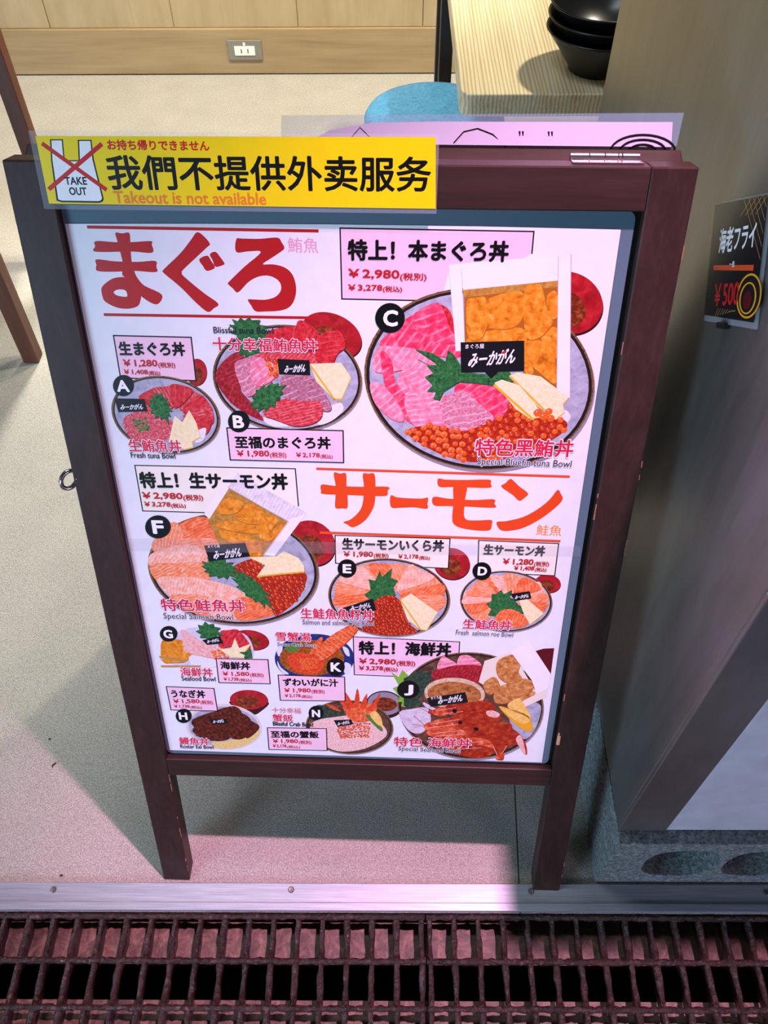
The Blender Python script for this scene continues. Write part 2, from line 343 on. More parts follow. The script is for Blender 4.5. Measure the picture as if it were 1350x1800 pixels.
# ------------------------------------------------------------------ setting
WY = 3.128
bm = BM(); box(bm, -3, 3, .3249, WY, -.02, 0)
o = obj('floor', bm, 'felt'); o['kind'] = 'structure'; o['label'] = 'beige felt floor of the shop'
bm = BM()
for i in range(12):
    x = -3.33 + .43*i; x0 = max(x + .0015, -3); x1 = min(x+.4285, 3)
    if x1 > x0: box(bm, x0, x1, WY, WY+.03, .155, 2.6)
box(bm, -3, 3, WY+.006, WY+.04, 0, 2.6)
o = obj('wall_back', bm, 'wall_wood', bevel=.001); o['kind'] = 'structure'
bm = BM(); box(bm, -3, 3, WY-.012, WY+.005, .004, .154)
o = obj('baseboard_back', bm, 'base_wood', bevel=.002); o['kind'] = 'structure'
bm = BM()
box(bm, -1.5, 1.5, .262, .325, -.07, -.048, mi=0); box(bm, -1.5, 1.5, .0, .214, -.07, -.05, mi=0)
box(bm, -1.5, 1.5, -.1, .33, -.32, -.30, mi=1); box(bm, -1.5, 1.5, .325, .335, -.3, -.021, mi=1); box(bm, -1.5, 1.5, -.01, .0, -.3, -.002, mi=1)
o = obj('floor_drain_trench', bm, ['tray', 'pit']); o['kind'] = 'structure'

bm = BM(); box(bm, -3, 3, -2.5, -.0101, -.03, -.002)
o = obj('floor_street', bm, 'pavement'); o['kind'] = 'structure'
# threshold strip with its screws
bm = BM(); box(bm, -1.5, 1.5, .3262, .3668, .0002, .0035)
ts = obj('threshold_strip', bm, 'alu', bevel=.0012); tag(ts, 'flat aluminium threshold strip screwed down between the felt floor and the drain', 'threshold strip')
bm = BM(); box(bm, -1.5, 1.5, .3258, .3385, .0003, .0052); obj('raised_lip', bm, 'alu', ts, bevel=.0012)
for x, y in ((-.525, .3555), (-.155, .3565), (.2169, .3552), (-.9, .355), (.58, .355)):
    bm = BM(); lathe(bm, [(.0048, 0), (.0048, .0006), (.0036, .0014), (.0014, .0012), (0, .0009)], (x, y, .0035), 20)
    for a in (.5, .5+PI/2):
        c, s_ = math.cos(a), math.sin(a)
        hexa(bm, [(x+c*u-s_*w, y+s_*u+c*w, .0036+z) for z in (0, .0013) for u, w in ((-.0028, -.0005), (.0028, -.0005), (.0028, .0005), (-.0028, .0005))])
    obj('screw', bm, 'screw', ts)

# drain gratings
rnd = random.Random(7)
def rough_bar(bm, x, y0, y1, z, w, h):
    """flat bar along y with a lumpy, rust-eaten skin"""
    n = 26; rings = []
    for i in range(n+1):
        y = y0+(y1-y0)*i/n; ww = w*rnd.uniform(.72, 1.2); dx = rnd.uniform(-.0008, .0008); t = z+rnd.uniform(-.0012, .0008)
        prof = [(-ww*.32, -h), (-ww*.45, -h*.4), (-ww*.5, -.004), (-ww*.3, 0), (ww*.3, 0), (ww*.5, -.004), (ww*.45, -h*.4), (ww*.32, -h)]
        rings.append([bm.verts.new((x+dx+a+rnd.uniform(-.0004, .0004), y, t+b)) for a, b in prof])
    for a, b in zip(rings, rings[1:]):
        for k in range(8): bm.faces.new((a[k], a[(k+1) % 8], b[(k+1) % 8], b[k]))
    bm.faces.new(rings[0]); bm.faces.new(list(reversed(rings[-1])))
def rough_rod(bm, y, x0, x1, z, r):
    n = int((x1-x0)/.006); pts = []; rs = []
    for i in range(n+1):
        pts.append((x0+(x1-x0)*i/n, y+rnd.uniform(-.0006, .0006), z+rnd.uniform(-.0006, .0006))); rs.append(r*rnd.uniform(.75, 1.2))
    tube(bm, pts, r, 7, rs)
def grating(x0, x1, label):
    g = empty('drain_grating', ((x0+x1)/2, .17, -.03)); ox, oy, oz = g.location
    tag(g, label, 'drain grating', 'rusty drain gratings')
    k = round((x1-x0-.012)/.0377); st = (x1-x0-.010)/k
    for i in range(k+1):
        bm = BM(); rough_bar(bm, x0+.005+st*i-ox, .01-oy, .3215-oy, -.004-oz, .0092 if i else .008, .026)
        obj('cross_bar', bm, 'rust', g, smooth=True)
    for y in (.3195, .2585, .1972, .136, .075, .014):
        bm = BM(); rough_rod(bm, y-oy, x0-ox, x1-ox, -.0045-oz, .0046); obj('rod', bm, 'rust', g, smooth=True)
grating(.0535, .96, 'rusty iron drain grating right of the joint, in front of the concrete block')
grating(-.90, .0515, 'rusty iron drain grating left of the joint, in front of the left board leg')

# ------------------------------------------------------------------ A-frame board
BX, BY, PSI, TILT, BW, BH = -0.04793, 0.36354, -0.02675, 0.32748, 0.617, 1.0590
TH = .028
board = empty('sandwich_board', (BX, BY, 0), (0, 0, PSI)); tag(board, 'dark maroon wooden A-frame sign board standing on the felt floor at the threshold', 'sign board')
ct, st_ = math.cos(TILT), math.sin(TILT)
def F(u, d, v): return (u, d*ct+v*st_, v*ct-d*st_)
PY, PZ, T2 = BH*st_+TH*ct+.004, .9805, .29
c2, s2 = math.cos(T2), math.sin(T2)
def R(u, d, s): return (u, PY+s*s2+d*c2, PZ-s*c2+d*s2)
hw = BW/2; SW = .041
def stile(f, u0, u1, v0, v1, d1, name='stile'):
    bm = BM(); box(bm, u0, u1, 0, d1, v0, v1, f); return obj(name, bm, 'maroon', board, bevel=.0016)
ls = stile(F, -hw, -hw+SW, .0, BH, TH); rs_ = stile(F, hw-SW, hw, .0, BH, TH)
bm = BM(); box(bm, -hw+SW, hw-SW, .0004, TH, 1.0205, BH-.0003, F); obj('top_rail', bm, 'maroon_rail', board, bevel=.0014)
bm = BM(); box(bm, -hw+SW, hw-SW, .0006, TH, .2445, .2775, F); obj('bottom_rail', bm, 'maroon_rail', board, bevel=.0014)
bm = BM(); box(bm, -hw+SW-.002, hw-SW+.002, .0105, .016, .276, 1.0225, F); obj('backing_panel', bm, 'black_board', board, label='black backing panel')
# worn edges and a chip of bare wood, each a sub-part of its stile
r2 = random.Random(3)
def chip(par, u0, u1, v0, v1, m='worn_dark'):
    bm = BM(); box(bm, u0, u1, -.0004, .0012, v0, v1, F); obj('worn_chip', bm, m, par, label='bare chipped wood')
for k in range(14):
    u = hw if k % 3 else hw-SW; v = r2.choice([r2.uniform(.02, .3), r2.uniform(.3, 1.03)]); L = r2.uniform(.003, .013); w = r2.uniform(.0003, .0007)
    chip(rs_, u-w, u+(.0003 if u == hw else w), v, v+L)
chip(rs_, hw-SW-.0006, hw-SW+.0036, .329, .3455, 'worn'); chip(rs_, hw-SW, hw-SW+.0018, .3455, .351, 'worn')
for k in range(10):
    v = r2.uniform(.015, .24); L = r2.uniform(.003, .013); w = r2.uniform(.0003, .0007)
    chip(ls, -hw+SW-w, -hw+SW+.0003, v, v+L)
# rear leaf
SL = PZ/c2-.004
for u0 in (-hw, hw-SW): stile(R, u0, u0+SW, .0, 1, TH) if False else None
for u0, u1 in ((-hw+.001, -hw+SW), (hw-SW, hw-.001)):
    bm = BM(); box(bm, u0, u1, 0, TH, SL, .040, R); obj('rear_stile', bm, 'maroon', board, bevel=.0016)
bm = BM(); box(bm, -hw+.001, hw-.001, .0, TH, .04, 0, R); obj('rear_top_rail', bm, 'maroon_rail', board, bevel=.0022)
bm = BM(); box(bm, -hw+SW, hw-SW, .0006, TH, .80, .767, R); obj('rear_bottom_rail', bm, 'maroon_rail', board, bevel=.0014)
bm = BM(); box(bm, -hw+SW-.002, hw-SW+.002, .011, .016, .772, .038, R); obj('rear_panel', bm, 'black_board', board, label='black backing panel')
bm = BM()
for a in (0, 1):
    u0 = hw-.062; box(bm, u0, u0+.0225, TH*.45, TH*.47, -.0002, .0003, R)
    box(bm, u0+.0225, u0+.0235, TH*.3, TH*.47, -.0002, .0003, R)
obj('inlaid_notch', bm, 'black_board', board) if False else bm.free()
for u in (-.231, .231):     # hinges between the two leaves
    bm = BM(); box(bm, u-.031, u+.031, TH*.35, TH+.003, BH-.0002, BH+.0012, F); hp = obj('hinge', bm, 'chrome', board, label='steel butt hinge')
    for k, (a, b) in enumerate(((-.031, -.0145), (-.0135, -.0005), (.0005, .0115), (.0125, .0148), (.016, .031))):
        bm = BM(); p = F(0, TH+.0022, BH+.0012); tube(bm, [(u+a, p[1], p[2]+.001), (u+b, p[1], p[2]+.001)], .0042, 14); obj('hinge_knuckle', bm, 'chrome', hp, smooth=False)
# screw eye on the left stile
bm = BM(); p = Vector(F(-hw-.011, .013, .7205)); n_ = 28
ring = [p+Vector((.004*math.sin(2*PI*k/n_)*.2, .0095*math.cos(2*PI*k/n_)*.6+.003*math.sin(2*PI*k/n_), .0105*math.sin(2*PI*k/n_))) + Vector((.0075*math.cos(2*PI*k/n_), 0, 0)) for k in range(n_+1)]
tube(bm, ring, .0026, 10); tube(bm, [p+Vector((.006, .001, 0)), p+Vector((.013, .001, 0))], .0024, 10)
tube(bm, [p+Vector((.008, -.001, .002)), p+Vector((.012, -.004, .008)), p+Vector((.0145, -.010, .013))], .0006, 6); tube(bm, [p+Vector((.008, -.001, -.001)), p+Vector((.013, -.006, -.004)), p+Vector((.0175, -.013, -.006))], .0006, 6)
obj('screw_eye', bm, 'chrome', board, smooth=True, label='steel screw eye')

# ------------------------------------------------------------------ poster
POFF = .008; V0 = .283
poster = empty('menu_poster', tuple(Matrix.Translation((BX, BY, 0)) @ Matrix.Rotation(PSI, 4, 'Z') @ Vector(F(0, POFF, V0))), (-TILT, 0, PSI))
tag(poster, 'laminated white food menu poster with bowl pictures, set into the board frame', 'menu poster')
s = Sheet((0, V0)); L_ = s
s.poly('paper', 0, [(-.2625, .288), (.2535, .284), (.2505, 1.003), (.12, 1.0045), (-.02, 1.0045), (-.15, 1.0035), (-.2655, 1.002)], 0)
sh = obj('paper_sheet', s.bm, s.mats, poster)
bm = BM()
def rrect(x0, x1, z0, z1, r, n=6):
    o = []
    for cx, cz, a0 in ((x1-r, z1-r, 0), (x0+r, z1-r, PI/2), (x0+r, z0+r, PI), (x1-r, z0+r, 1.5*PI)):
        o += [(cx+r*math.cos(a0+PI/2*k/n), cz+r*math.sin(a0+PI/2*k/n)) for k in range(n+1)]
    return o
f = bm.faces.new([bm.verts.new((x, .0006, z-V0)) for x, z in rrect(-.2668, .2622, .2812, 1.0195, .008)])
f.normal_update()
if f.normal.y > 0: f.normal_flip()
obj('laminate_film', bm, 'film', poster, label='clear laminate margin')
ART = [('heading','large dark red hiragana heading',[('p','head_red',1,[(-0.23934,0.9864),(-0.22156,0.98572),(-0.20494,0.98594),(-0.18673,0.98707),(-0.18644,0.98401),(-0.18721,0.97619),(-0.20635,0.97703),(-0.24116,0.97639),(-0.24079,0.9815)],1,0),
('p','head_red',1,[(-0.24153,0.96923),(-0.22464,0.96761),(-0.20229,0.96735),(-0.18535,0.96851),(-0.18502,0.96296),(-0.18614,0.95772),(-0.20552,0.95857),(-0.22635,0.95753),(-0.24281,0.95806),(-0.24285,0.96402)],1,0),
('p','head_red',1,[(-0.21918,0.99436),(-0.21284,0.9939),(-0.20617,0.99434),(-0.20662,0.98465),(-0.20812,0.9682),(-0.20683,0.95743),(-0.20475,0.95144),(-0.19923,0.94431),(-0.18342,0.93554),(-0.18995,0.92574),(-0.20204,0.93198),(-0.21003,0.94187),(-0.21609,0.95128),(-0.21925,0.95501),(-0.21703,0.96623),(-0.21806,0.97907),(-0.21895,0.9881)],1,0),
('p','head_red',1,[(-0.21594,0.95223),(-0.22738,0.9515),(-0.23568,0.94722),(-0.24183,0.94141),(-0.24244,0.9337),(-0.24059,0.9279),(-0.23043,0.92219),(-0.21908,0.92099),(-0.20901,0.92389),(-0.20514,0.93038),(-0.20339,0.93813),(-0.20534,0.94765)],1,0),
('p','paper_white',14,[(-0.23054,0.93735),(-0.22748,0.9397),(-0.22319,0.94034),(-0.21877,0.93944),(-0.21762,0.936),(-0.21844,0.93328),(-0.22377,0.9334),(-0.22833,0.93468)],1,0),
('p','head_red',1,[(-0.14219,0.99585),(-0.1362,0.99236),(-0.13112,0.98526),(-0.13465,0.9816),(-0.15832,0.96146),(-0.16104,0.95769),(-0.1593,0.95359),(-0.14228,0.93807),(-0.12915,0.92764),(-0.13406,0.92269),(-0.14058,0.91905),(-0.15101,0.92828),(-0.16434,0.94348),(-0.17892,0.95707),(-0.17875,0.95969),(-0.17697,0.96176),(-0.16019,0.97618),(-0.14848,0.98899)],1,0),
('p','head_red',1,[(-0.14291,0.97055),(-0.13491,0.97414),(-0.13141,0.96886),(-0.12876,0.9641),(-0.13034,0.96148),(-0.13706,0.95971),(-0.14025,0.9645)],1,0),
('p','head_red',1,[(-0.13218,0.97545),(-0.12676,0.97789),(-0.12264,0.97302),(-0.11915,0.96719),(-0.12062,0.9655),(-0.12786,0.96374),(-0.13035,0.97017)],1,0),
('p','head_red',1,[(-0.10577,0.98989),(-0.09988,0.9905),(-0.08346,0.99053),(-0.06699,0.99181),(-0.06326,0.98739),(-0.06097,0.98292),(-0.06319,0.97964),(-0.07374,0.97276),(-0.08248,0.96676),(-0.0723,0.96672),(-0.06138,0.96372),(-0.05437,0.95638),(-0.05184,0.94416),(-0.05415,0.93264),(-0.05989,0.9248),(-0.06962,0.92133),(-0.08305,0.92033),(-0.09298,0.92038),(-0.0969,0.92618),(-0.09965,0.93196),(-0.09356,0.93225),(-0.08219,0.93222),(-0.07252,0.93526),(-0.06683,0.94166),(-0.06696,0.94868),(-0.07133,0.95333),(-0.07863,0.95585),(-0.08805,0.9546),(-0.09784,0.94919),(-0.1085,0.93914),(-0.11344,0.94289),(-0.11772,0.94739),(-0.11619,0.94968),(-0.10031,0.96412),(-0.08349,0.9781),(-0.09539,0.97867),(-0.10686,0.97797)],1,0),
('l','head_red',1,(-0.24519,0.99935),(-0.02809,0.99838),0.00286),
('l','head_red',1,(-0.24433,0.91465),(-0.02734,0.91457),0.00292),
('t','ink_pink',1,'鮪魚',(-0.05792,0.97804),(-0.02888,0.97762),0.01426,0,0)]),
('heading','large orange katakana heading',[('p','head_orange',1,[(-0.03523,0.72357),(-0.02171,0.72253),(0.00628,0.72183),(0.03775,0.72257),(0.03801,0.71713),(0.03712,0.71108),(0.02492,0.70996),(-0.00559,0.7106),(-0.03379,0.71131),(-0.03601,0.71482)],1,0),
('p','head_orange',1,[(-0.02126,0.73869),(-0.01434,0.73805),(-0.00786,0.73819),(-0.00749,0.7215),(-0.00659,0.70782),(-0.00709,0.69388),(-0.01305,0.6929),(-0.02063,0.69355),(-0.02025,0.70749),(-0.01941,0.72122)],1,0),
('p','head_orange',1,[(0.01063,0.73808),(0.01688,0.73876),(0.02334,0.73837),(0.02447,0.72226),(0.0235,0.70023),(0.01824,0.68605),(0.01052,0.67503),(-0.0011,0.66754),(-0.00753,0.67112),(-0.01203,0.67446),(-0.0038,0.67839),(0.00589,0.68914),(0.01029,0.7013),(0.01165,0.72195)],1,0),
('p','head_orange',1,[(0.04133,0.71118),(0.04839,0.70914),(0.06247,0.7081),(0.07653,0.70817),(0.08282,0.70942),(0.0826,0.70167),(0.08211,0.69468),(0.06744,0.69628),(0.05328,0.69537),(0.04193,0.69593)],1,0),
('p','head_orange',1,[(0.09309,0.7341),(0.1012,0.73321),(0.12194,0.73316),(0.14029,0.73412),(0.15043,0.73382),(0.15099,0.72927),(0.15069,0.72387),(0.1271,0.72358),(0.10857,0.72369),(0.09464,0.7239)],1,0),
('p','head_orange',1,[(0.08886,0.71067),(0.10459,0.70884),(0.13271,0.70759),(0.15596,0.70898),(0.15683,0.70348),(0.15725,0.69793),(0.12385,0.69878),(0.10504,0.69888),(0.08972,0.69962)],1,0),
('p','head_orange',1,[(0.11039,0.72427),(0.11782,0.72391),(0.12522,0.72408),(0.12434,0.71097),(0.12378,0.6915),(0.12516,0.68363),(0.12961,0.68062),(0.14147,0.68063),(0.15515,0.68155),(0.15608,0.6753),(0.15535,0.66896),(0.15073,0.66682),(0.13757,0.66706),(0.12067,0.67009),(0.11275,0.67563),(0.11092,0.68412),(0.11132,0.70514)],1,0),
('p','head_orange',1,[(0.17187,0.73565),(0.17726,0.73176),(0.18233,0.7265),(0.19287,0.71754),(0.18948,0.71171),(0.18403,0.70773),(0.17641,0.71496),(0.16281,0.72551),(0.16704,0.73018)],1,0),
('p','head_orange',1,[(0.22465,0.72291),(0.22896,0.71758),(0.23147,0.70998),(0.2225,0.69675),(0.20759,0.68231),(0.19202,0.67192),(0.18046,0.66817),(0.17101,0.66706),(0.16483,0.66978),(0.16128,0.67886),(0.17228,0.68056),(0.19065,0.68669),(0.20601,0.69773),(0.21748,0.71047)],1,0),
('l','head_orange2',1,(-0.04023,0.74363),(0.23594,0.73989),0.00322),
('l','head_orange2',1,(-0.03961,0.65951),(0.23573,0.65449),0.00355),
('t','ink_orange',1,'鮭魚',(0.20682,0.662),(0.23555,0.66157),0.01473,0,0)]),
('price_box','pink price box of dish A',[('p','box_pink',22,[(-0.2383,0.89304),(-0.16004,0.89241),(-0.16064,0.84561),(-0.23875,0.84734)],0,0),
('l','ink_black',22.5,(-0.2383,0.89304),(-0.16004,0.89241),0.0013),
('l','ink_black',22.5,(-0.16004,0.89241),(-0.16064,0.84561),0.0013),
('l','ink_black',22.5,(-0.16064,0.84561),(-0.23875,0.84734),0.0013),
('l','ink_black',22.5,(-0.23875,0.84734),(-0.2383,0.89304),0.0013),
('t','ink_black',52,'生まぐろ丼',(-0.23528,0.87174),(-0.16768,0.8723),0.01526,2,0),
('t','ink_red',52,'￥1,280',(-0.23328,0.85908),(-0.19798,0.85949),0.00872,2,0),
('t','ink_red',52,'(税別)',(-0.19754,0.85847),(-0.17994,0.85847),0.00685,1,0),
('t','ink_red',52,'￥1,408',(-0.23402,0.85091),(-0.20919,0.85114),0.00598,2,0),
('t','ink_red',52,'(税込)',(-0.20875,0.8501),(-0.19667,0.85001),0.00568,1,0)]),
('dish_picture','picture of red tuna bowl A',[('e','lacquer_dark',4.5,(-0.15857,0.85395),(0.01059,0.00019),(-0.0017,-0.0146)),
('e','lacquer',5,(-0.15865,0.8551),(0.01058,0.00019),(-0.0017,-0.01458)),
('e','broth',6,(-0.15987,0.8519),(0.00658,0.00012),(-0.00106,-0.00904)),
('e','bowl_under',24.5,(-0.19708,0.80339),(0.05566,-0.01231),(-0.01441,-0.04393)),
('e','bowl_rim',25,(-0.19746,0.8049),(0.05561,-0.01228),(-0.0144,-0.04384)),
('e','rim_dark',25.4,(-0.19748,0.80472),(0.05382,-0.01189),(-0.01393,-0.04241)),
('e','bowl_grey',26,(-0.19746,0.8049),(0.05225,-0.01154),(-0.01351,-0.04115)),
('p','tuna',28.0,[(-0.20317,0.80726),(-0.23052,0.80873),(-0.22505,0.82149),(-0.21488,0.82651),(-0.20096,0.81377)],1,-104.53229928359961),
('p','tuna_red',28.5,[(-0.19984,0.81184),(-0.22324,0.82423),(-0.21267,0.83319),(-0.20022,0.83656),(-0.19451,0.81664)],1,-49.09773464283518),
('p','tuna',29.0,[(-0.19516,0.81598),(-0.20709,0.83494),(-0.19242,0.83847),(-0.1822,0.83878),(-0.18825,0.81558)],1,-24.223638151052718),
('p','tuna_red',29.5,[(-0.18875,0.81717),(-0.18852,0.83985),(-0.17309,0.8395),(-0.1652,0.83325),(-0.18209,0.8158)],1,4.279336085226056),
('p','tuna',28.0,[(-0.18182,0.81752),(-0.17495,0.83666),(-0.15912,0.83086),(-0.15464,0.82378),(-0.17822,0.81212)],1,7.862149191452968),
('p','tuna_red',28.5,[(-0.17834,0.81282),(-0.15917,0.82971),(-0.1494,0.81951),(-0.14904,0.80927),(-0.17391,0.80796)],1,57.04948224344076),
('p','tuna',29.0,[(-0.17481,0.8085),(-0.15154,0.81647),(-0.14647,0.80407),(-0.1527,0.79485),(-0.17726,0.80233)],1,74.08039651366771),
('p','tuna_red',29.5,[(-0.17555,0.80278),(-0.15013,0.80465),(-0.15374,0.78754),(-0.16468,0.78229),(-0.17972,0.79723)],1,65.03826872264048),
('p','minced_tuna',31,[(-0.24394,0.79896),(-0.23328,0.80715),(-0.22033,0.8108),(-0.20755,0.80653),(-0.19116,0.79774),(-0.193,0.78383),(-0.20724,0.77179),(-0.22664,0.769),(-0.24172,0.78047)],1,0),
('d',['onion','shiso'],32,[(-0.23247,0.79919),(-0.21859,0.80176),(-0.21751,0.78797),(-0.23045,0.78538)],0.0016,3),
('p','rice',31,[(-0.16994,0.78431),(-0.15662,0.79154),(-0.16027,0.7775),(-0.17014,0.77376)],1,0),
('p','shiso',33,[(-0.19601,0.79438),(-0.19965,0.80256),(-0.20351,0.80025),(-0.20417,0.80484),(-0.20993,0.80149),(-0.20859,0.80668),(-0.21395,0.80858),(-0.21056,0.81223),(-0.21531,0.81681),(-0.21158,0.81799),(-0.21373,0.82458),(-0.20934,0.82276),(-0.20939,0.82987),(-0.2064,0.82654),(-0.20382,0.83303),(-0.20219,0.82882),(-0.1973,0.83211),(-0.19783,0.82607),(-0.19267,0.82582),(-0.19483,0.82161),(-0.19068,0.81834),(-0.19368,0.81625),(-0.18961,0.81054),(-0.19366,0.81072),(-0.19256,0.80381),(-0.19543,0.80524)],0,60),
('l','shiso_vein',34,(-0.20664,0.82715),(-0.19757,0.80401),0.0007),
('l','shiso_vein',34,(-0.20468,0.82214),(-0.19632,0.82091),0.0005),
('l','shiso_vein',34,(-0.20468,0.82214),(-0.20912,0.81327),0.0005),
('l','shiso_vein',34,(-0.2027,0.8171),(-0.19432,0.81587),0.0005),
('l','shiso_vein',34,(-0.2027,0.8171),(-0.20715,0.80818),0.0005),
('l','shiso_vein',34,(-0.20071,0.81204),(-0.1923,0.8108),0.0005),
('l','shiso_vein',34,(-0.20071,0.81204),(-0.20516,0.80306),0.0005),
('p','tamago',35,[(-0.18812,0.8051),(-0.18082,0.79749),(-0.17183,0.81176),(-0.16623,0.79824),(-0.16373,0.78024),(-0.17316,0.77487),(-0.17295,0.76778),(-0.18277,0.76519),(-0.19846,0.77434)],0,30),
('p','tag_black',37,[(-0.24902,0.82413),(-0.21734,0.82385),(-0.21599,0.80953),(-0.24762,0.808)],0,0),
('t','tag_white',38,'みーかがん',(-0.24406,0.81078),(-0.21978,0.81171),0.00663,1,0.35)]),
('caption','crimson caption of dish A',[('t','ink_halo',60,'生鮪魚丼',(-0.24318,0.76043),(-0.18547,0.76098),0.0154,5,0),
('t','ink_crimson',61,'生鮪魚丼',(-0.24318,0.76043),(-0.18547,0.76098),0.0154,1,0),
('t','ink_navy',61,'Fresh tuna Bowl',(-0.24249,0.75302),(-0.1937,0.75268),0.0071,0,0)]),
('letter_badge','black round letter A badge',[('e','ink_black',56,(-0.23704,0.83865),(0.01105,0.0002),(-0.00196,-0.01198)),
('t','ink_white',57,'A',(-0.24466,0.83156),(-0.23122,0.83149),0.0135,3,0)]),
('price_box','pink price box of dish B',[('p','box_pink',40,[(-0.13372,0.79174),(-0.0099,0.79091),(-0.01014,0.75214),(-0.13374,0.75294)],0,0),
('l','ink_black',40.5,(-0.13372,0.79174),(-0.0099,0.79091),0.0013),
('l','ink_black',40.5,(-0.0099,0.79091),(-0.01014,0.75214),0.0013),
('l','ink_black',40.5,(-0.01014,0.75214),(-0.13374,0.75294),0.0013),
('l','ink_black',40.5,(-0.13374,0.75294),(-0.13372,0.79174),0.0013),
('t','ink_black',52,'至福のまぐろ丼',(-0.12683,0.76715),(-0.02329,0.76834),0.01523,2,0),
('t','ink_red',52,'￥1,980',(-0.12596,0.7563),(-0.09051,0.75683),0.00879,2,0),
('t','ink_red',52,'(税別)',(-0.08997,0.75567),(-0.07198,0.75572),0.00775,1,0),
('t','ink_red',52,'￥2,178',(-0.06162,0.75701),(-0.03568,0.75708),0.00667,2,0),
('t','ink_red',52,'(税込)',(-0.03511,0.75583),(-0.02181,0.75577),0.00633,1,0)]),
('dish_picture','picture of tuna bowl B with thick cut fillets',[('e','lacquer_dark',4.5,(-0.01833,0.89478),(0.02836,-0.01293),(-0.00925,-0.02052)),
('e','lacquer',5,(-0.0189,0.89653),(0.02832,-0.0129),(-0.00925,-0.02047)),
('e','broth',6,(-0.02155,0.89164),(0.01699,-0.00776),(-0.00556,-0.0123)),
('e','bowl_under',19.5,(-0.06535,0.846),(0.07624,-0.00728),(-0.00912,-0.05891)),
('e','bowl_rim',20,(-0.06601,0.84798),(0.07615,-0.00727),(-0.00912,-0.05876)),
('e','rim_dark',20.4,(-0.06602,0.84775),(0.07448,-0.00711),(-0.00892,-0.05744)),
('e','bowl_grey',21,(-0.06601,0.84798),(0.07233,-0.00691),(-0.00865,-0.05572)),
('p','tuna_dark',22,[(-0.13992,0.85192),(-0.12605,0.87122),(-0.11165,0.87771),(-0.10658,0.86315),(-0.11483,0.84159),(-0.1088,0.81748),(-0.09534,0.8065),(-0.09576,0.80081),(-0.11737,0.81283),(-0.13022,0.82817)],1,70),
('p','tuna_marble',23,[(-0.11871,0.86505),(-0.10627,0.87156),(-0.09016,0.87601),(-0.09357,0.85702),(-0.09386,0.83981),(-0.10787,0.8286),(-0.11646,0.84589)],1,60),
('p','tuna_dark',22,[(-0.14014,0.84977),(-0.12873,0.8435),(-0.11541,0.83505),(-0.09722,0.80872),(-0.10356,0.80634),(-0.12311,0.8172),(-0.13566,0.83467)],1,20),
('p','shiso',22,[(-0.07534,0.88891),(-0.08572,0.89227),(-0.08521,0.8856),(-0.09071,0.88892),(-0.09508,0.88422),(-0.09836,0.88853),(-0.10519,0.88817),(-0.10585,0.89157),(-0.11592,0.89155),(-0.11223,0.89556),(-0.12179,0.89915),(-0.11409,0.90087),(-0.12108,0.90643),(-0.11423,0.90572),(-0.11739,0.91234),(-0.11142,0.90987),(-0.10858,0.914),(-0.10481,0.91081),(-0.09945,0.91439),(-0.09754,0.91125),(-0.08907,0.91184),(-0.09141,0.90688),(-0.08104,0.9054),(-0.08695,0.90239),(-0.07805,0.89778),(-0.08545,0.89744)],0,20),
('l','shiso_vein',23,(-0.11545,0.90618),(-0.08438,0.89456),0.0007),
('l','shiso_vein',23,(-0.10869,0.90365),(-0.09872,0.9085),0.0005),
('l','shiso_vein',23,(-0.10869,0.90365),(-0.10512,0.89365),0.0005),
('l','shiso_vein',23,(-0.10191,0.90111),(-0.09195,0.90598),0.0005),
('l','shiso_vein',23,(-0.10191,0.90111),(-0.09829,0.89108),0.0005),
('l','shiso_vein',23,(-0.0951,0.89857),(-0.08516,0.90346),0.0005),
('l','shiso_vein',23,(-0.0951,0.89857),(-0.09144,0.88851),0.0005),
('p','shiso',22.5,[(-0.08671,0.87396),(-0.0955,0.87727),(-0.09427,0.87203),(-0.09843,0.87518),(-0.1005,0.8703),(-0.10277,0.87499),(-0.10773,0.87188),(-0.10762,0.87546),(-0.11386,0.8756),(-0.11203,0.87815),(-0.11609,0.88086),(-0.11303,0.88206),(-0.11767,0.886),(-0.11268,0.88548),(-0.11399,0.88965),(-0.11025,0.88803),(-0.10964,0.89297),(-0.10673,0.89012),(-0.10272,0.8928),(-0.10182,0.88877),(-0.09585,0.89047),(-0.09731,0.88703),(-0.09219,0.88549),(-0.09438,0.88374),(-0.08971,0.88062),(-0.09413,0.88021)],0,20),
('l','shiso_vein',23.5,(-0.11341,0.88576),(-0.09341,0.8782),0.0007),
('l','shiso_vein',23.5,(-0.10905,0.88411),(-0.10244,0.88771),0.0005),
('l','shiso_vein',23.5,(-0.10905,0.88411),(-0.10694,0.87718),0.0005),
('l','shiso_vein',23.5,(-0.10468,0.88246),(-0.09807,0.88607),0.0005),
('l','shiso_vein',23.5,(-0.10468,0.88246),(-0.10255,0.87551),0.0005),
('l','shiso_vein',23.5,(-0.1003,0.88081),(-0.0937,0.88442),0.0005),
('l','shiso_vein',23.5,(-0.1003,0.88081),(-0.09815,0.87384),0.0005),
('p','tuna_red',23,[(-0.07661,0.90237),(-0.05331,0.90516),(-0.04801,0.89518),(-0.03259,0.89341),(-0.0293,0.87705),(-0.05883,0.87447),(-0.07808,0.88036),(-0.08504,0.89254)],1,10),
('p','tuna',24,[(-0.09001,0.87808),(-0.06651,0.87745),(-0.0391,0.87689),(-0.02369,0.86882),(-0.04348,0.86637),(-0.0792,0.86364),(-0.09887,0.8654)],1,40),
('p','tuna_red',25,[(-0.05266,0.91015),(-0.04532,0.91126),(-0.03509,0.90345),(-0.03065,0.89344),(-0.03599,0.88107),(-0.05241,0.88491),(-0.05411,0.8971)],1,30),
